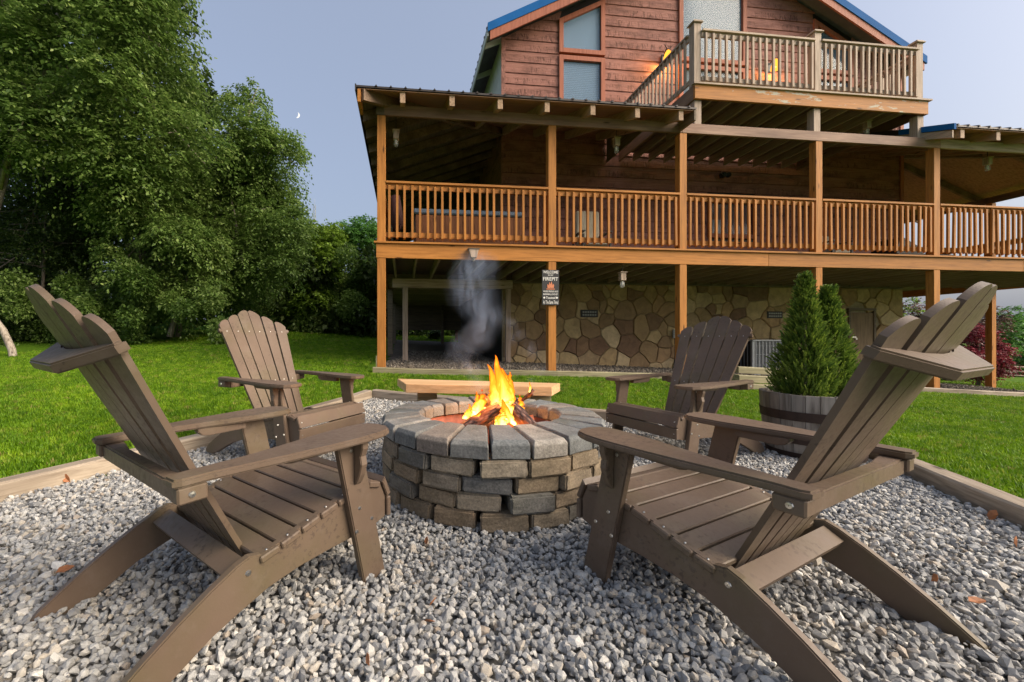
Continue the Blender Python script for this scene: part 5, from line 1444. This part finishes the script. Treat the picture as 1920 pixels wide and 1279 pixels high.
# far wood and undergrowth as masses
def mass(name, specs, n, size, mat, label, seed, slen=.8, droop=.3):
    rg = np.random.default_rng(seed); Lb = np.array(blobs(specs)); r = Lb[:, 3]; w_ = r**2; k = rg.choice(len(r), n, p=w_/w_.sum())
    dv = rg.normal(0, 1, (n, 3)); dv /= np.linalg.norm(dv, axis=1, keepdims=True); P = Lb[k, :3]+dv*(r[k]*rg.random(n)**.35)[:, None]
    ld = dv*.5+rg.normal(0, .6, dv.shape); ld[:, 2] -= .3; nr = np.column_stack([rg.normal(0, .5, n), rg.normal(0, .5, n), np.ones(n)])
    tint = np.clip(rg.normal(.45, .2, n)+.25*np.sin(k*1.7), 0, 1)
    o = leaf_mesh(name, P, ld, nr, rg.uniform(.7, 1.3, n)*size, .6, tint, mat, None); return tag(o, label, kind='stuff')
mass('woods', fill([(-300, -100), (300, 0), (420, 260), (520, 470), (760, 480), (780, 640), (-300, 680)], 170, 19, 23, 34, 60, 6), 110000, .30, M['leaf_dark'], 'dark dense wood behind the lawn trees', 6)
mass('undergrowth', [(x, 655-.12*(x) if x < 250 else (628 if x < 420 else 612), yy, rr_) for x, yy, rr_ in [(i*26-120, 12.4+i*.22 if i < 16 else 17.5+(i-16)*.22, 22+6*math.sin(i*1.9)) for i in range(34)]], 60000, .085, M['leaf_cool'], 'low green brush along the foot of the trees', 8)
mass('undergrowth', fill([(420, 500), (720, 470), (740, 620), (430, 620)], 44, 18.8, 21.5, 22, 34, 9), 46000, .14, M['leaf_b'], 'bushy green growth at the back of the lawn', 9)
mass('undergrowth', fill([(-60, 520), (240, 500), (420, 540), (420, 620), (250, 650), (-60, 690)], 40, 11.6, 13.2, 18, 32, 14), 30000, .10, M['leaf_b'], 'leafy brush hanging low beneath the left trees', 14)
# right side
RG = 'trees beyond the right end of the porch'
def rtree(name, poly, n, Y0, Y1, r0, r1, base, nsp, size, mat, lab, seed, cat='tree'):
    L = blobs(fill(poly, n, Y0, Y1, r0, r1, seed)); b_ = at(*base); g = g1(b_.x, b_.y); top = min(p[1] for p in poly)
    tree(name, b_.x, b_.y, L, [(b_.x, b_.y, g-.2), tuple(at(base[0], (base[1]+top)/2, base[2])), tuple(at(base[0]+3, top+15, base[2]))], nsp, 14, size, mat, lab, cat, RG, seed, .25, .6)
rtree('red_maple', [(1790, 640), (1830, 615), (1868, 640), (1874, 690), (1840, 706), (1795, 706)], 14, 18, 19, 14, 24, (1835, 716, 18.5), 900, .11, M['leaf_red'], 'bright crimson maple behind the far porch post', 31)
rtree('plum_tree', [(1680, 600), (1720, 575), (1790, 580), (1860, 610), (1850, 690), (1690, 690)], 22, 21, 23, 20, 34, (1770, 712, 22), 1300, .14, M['leaf_plum'], 'dull purple leaved tree beneath the deck line', 32)
rtree('leafy_tree', [(1872, 600), (1905, 588), (1990, 585), (2040, 700), (1870, 705)], 26, 33, 36, 16, 26, (1930, 714, 34), 1500, .22, M['leaf_cool'], 'green tree at the far right beyond the split rail fence', 33)
rtree('leafy_tree', [(1480, 560), (1700, 560), (1760, 700), (1480, 700)], 26, 48, 52, 22, 34, (1620, 690, 50), 1200, .35, M['leaf_c'], 'distant green tree hidden mostly by the house', 34)
mass('woods', fill([(1900, 640), (2400, 640), (2400, 705), (1900, 705)], 30, 55, 60, 16, 26, 35), 9000, .5, M['leaf_cool'], 'distant tree line beyond the right fence', 35)
mass('woods', fill([(650, 540), (1000, 570), (1000, 645), (650, 645)], 30, 27, 31, 18, 26, 36), 26000, .3, M['leaf_b'], 'green wood seen under the house deck', 36)
# round shrub seen beneath the deck
b_ = at(816, 632, 19.5)
sh = blobs([(816, 632, 19.5, 11), (813, 628, 19.5, 8), (820, 627, 19.4, 8)])
tree('round_shrub', b_.x, b_.y, sh, [(b_.x, b_.y, g1(b_.x, b_.y)-.1), (b_.x, b_.y, g1(b_.x, b_.y)+.3)], 260, 12, .06, M['leaf_dark'], 'small round shrub seen through the gap under the deck', 'shrub', None, 41, .1, .2)

# split rail fence
fe = empty('split_rail_fence', (36, 28, g1(36, 28))); tag(fe, 'weathered split rail fence across the far right lawn', 'fence')
for k in range(7):
    x, y = -3+k*2.0, -.6*k+1.5; gl = g1(36+x, 28+y)-g1(36, 28)
    box('fence_post', x-.08, x+.08, y-.08, y+.08, gl-.3, gl+1.05, M['grey_z'], fe, .01)
    if k < 6:
        gl2 = g1(36+x+2, 28+y-.6)-g1(36, 28)
        for h in (.35, .65, .93):
            bm = bmesh.new(); add_tube(bm, [(x, y, gl+h), (x+1, y-.3, (gl+gl2)/2+h+random.uniform(-.02, .02)), (x+2, y-.6, gl2+h)], [.05, .055, .045], 6); bm_obj('fence_rail', bm, M['grey_x'], fe)
# radio mast
mast = empty('radio_mast', (-98, 300, 60)); tag(mast, 'thin lattice radio mast above the distant trees', 'mast')
bm = bmesh.new(); ll = [(-.9, -.6), (.9, -.6), (0, .9)]
for a, b in ll: add_tube(bm, [(a, b, -30), (a*.8, b*.8, 37)], [.13, .13], 4)
for k in range(22):
    z = -20+k*2.6
    for (a, b), (c_, d_) in zip(ll, ll[1:]+ll[:1]): add_tube(bm, [(a, b, z), (c_*.95, d_*.95, z+2.6)], [.08, .08], 3)
bm_obj('lattice', bm, M['meter'], mast); bm = bmesh.new(); add_tube(bm, [(0, 0, 37), (0, 0, 42)], [.1, .05], 4); bm_obj('antenna', bm, M['meter'], mast)
# moon: crescent body facing the camera side
mp = at(557, 216, 400)
pts = []
rm = 2.6
for k in range(13): a = R(-90+k*15); pts.append((rm*math.cos(a), rm*math.sin(a)))
for k in range(1, 12): a = R(90-k*15); pts.append((rm*.45*math.cos(a), rm*math.sin(a)))
mo = prism('moon', pts, 'y', -.4, .4, m_emit('moonlight', (1, .97, .9), .8), None, 0); mo.location = mp; mo.rotation_euler = (0, R(14), 0)
tag(mo, 'small pale crescent moon in the dusk sky', 'moon')

# fallen leaves
def dead_leaf(x, y, s, rot, lab):
    V = [(-.5, 0, .0), (-.2, .28, .10), (.2, .24, .14), (.55, 0, .05), (.2, -.26, .12), (-.2, -.24, .02), (0, 0, -.02)]
    V = [(a*s, b*s, c*s) for a, b, c in V]
    V2 = [(a, b, c-.0015) for a, b, c in V]
    F = [(6, 0, 1), (6, 1, 2), (6, 2, 3), (6, 3, 4), (6, 4, 5), (6, 5, 0)]
    F2 = [tuple(i+7 for i in f[::-1]) for f in F]; E_ = [(i, (i+1) % 6, 7+(i+1) % 6, 7+i) for i in range(6)]
    o = mesh_obj('dead_leaf', V+V2, F+F2+E_, M['dead_leaf'], None, (x, y, g1(x, y)+.03)); o.rotation_euler = (rot*.2, rot*.13, rot)
    tag(o, lab, 'leaf', 'fallen brown leaves on the gravel')
def gp(px, py): Y = 780*.895/(py-635); return ((px-845)/780*Y, Y)
for k, (px, py, s, lab) in enumerate(((1832, 1138, .055, 'orange brown leaf on the gravel right of the front right chair'), (122, 1072, .06, 'curled brown leaf on the gravel under the front left chair'),
        (806, 1172, .04, 'small brown leaf on the gravel in the centre foreground'), (812, 1134, .03, 'brown leaf fragment just above the centre foreground leaf'), (690, 1243, .03, 'tiny rust leaf near the bottom edge of the gravel'),
        (123, 902, .07, 'brown leaf against the left timber'), (1752, 1093, .04, 'brown leaf scrap between the right chair legs'), (1862, 970, .06, 'brown leaf lying along the right timber'), (1906, 1022, .045, 'brown leaf near the right edge of the gravel'), (1795, 920, .05, 'brown leaf by the right timber behind the chair'), (800, 1018, .035, 'brown leaf below the front left of the fire pit'))):
    x, y = gp(px, py); dead_leaf(x, y, s, k*1.3, lab)
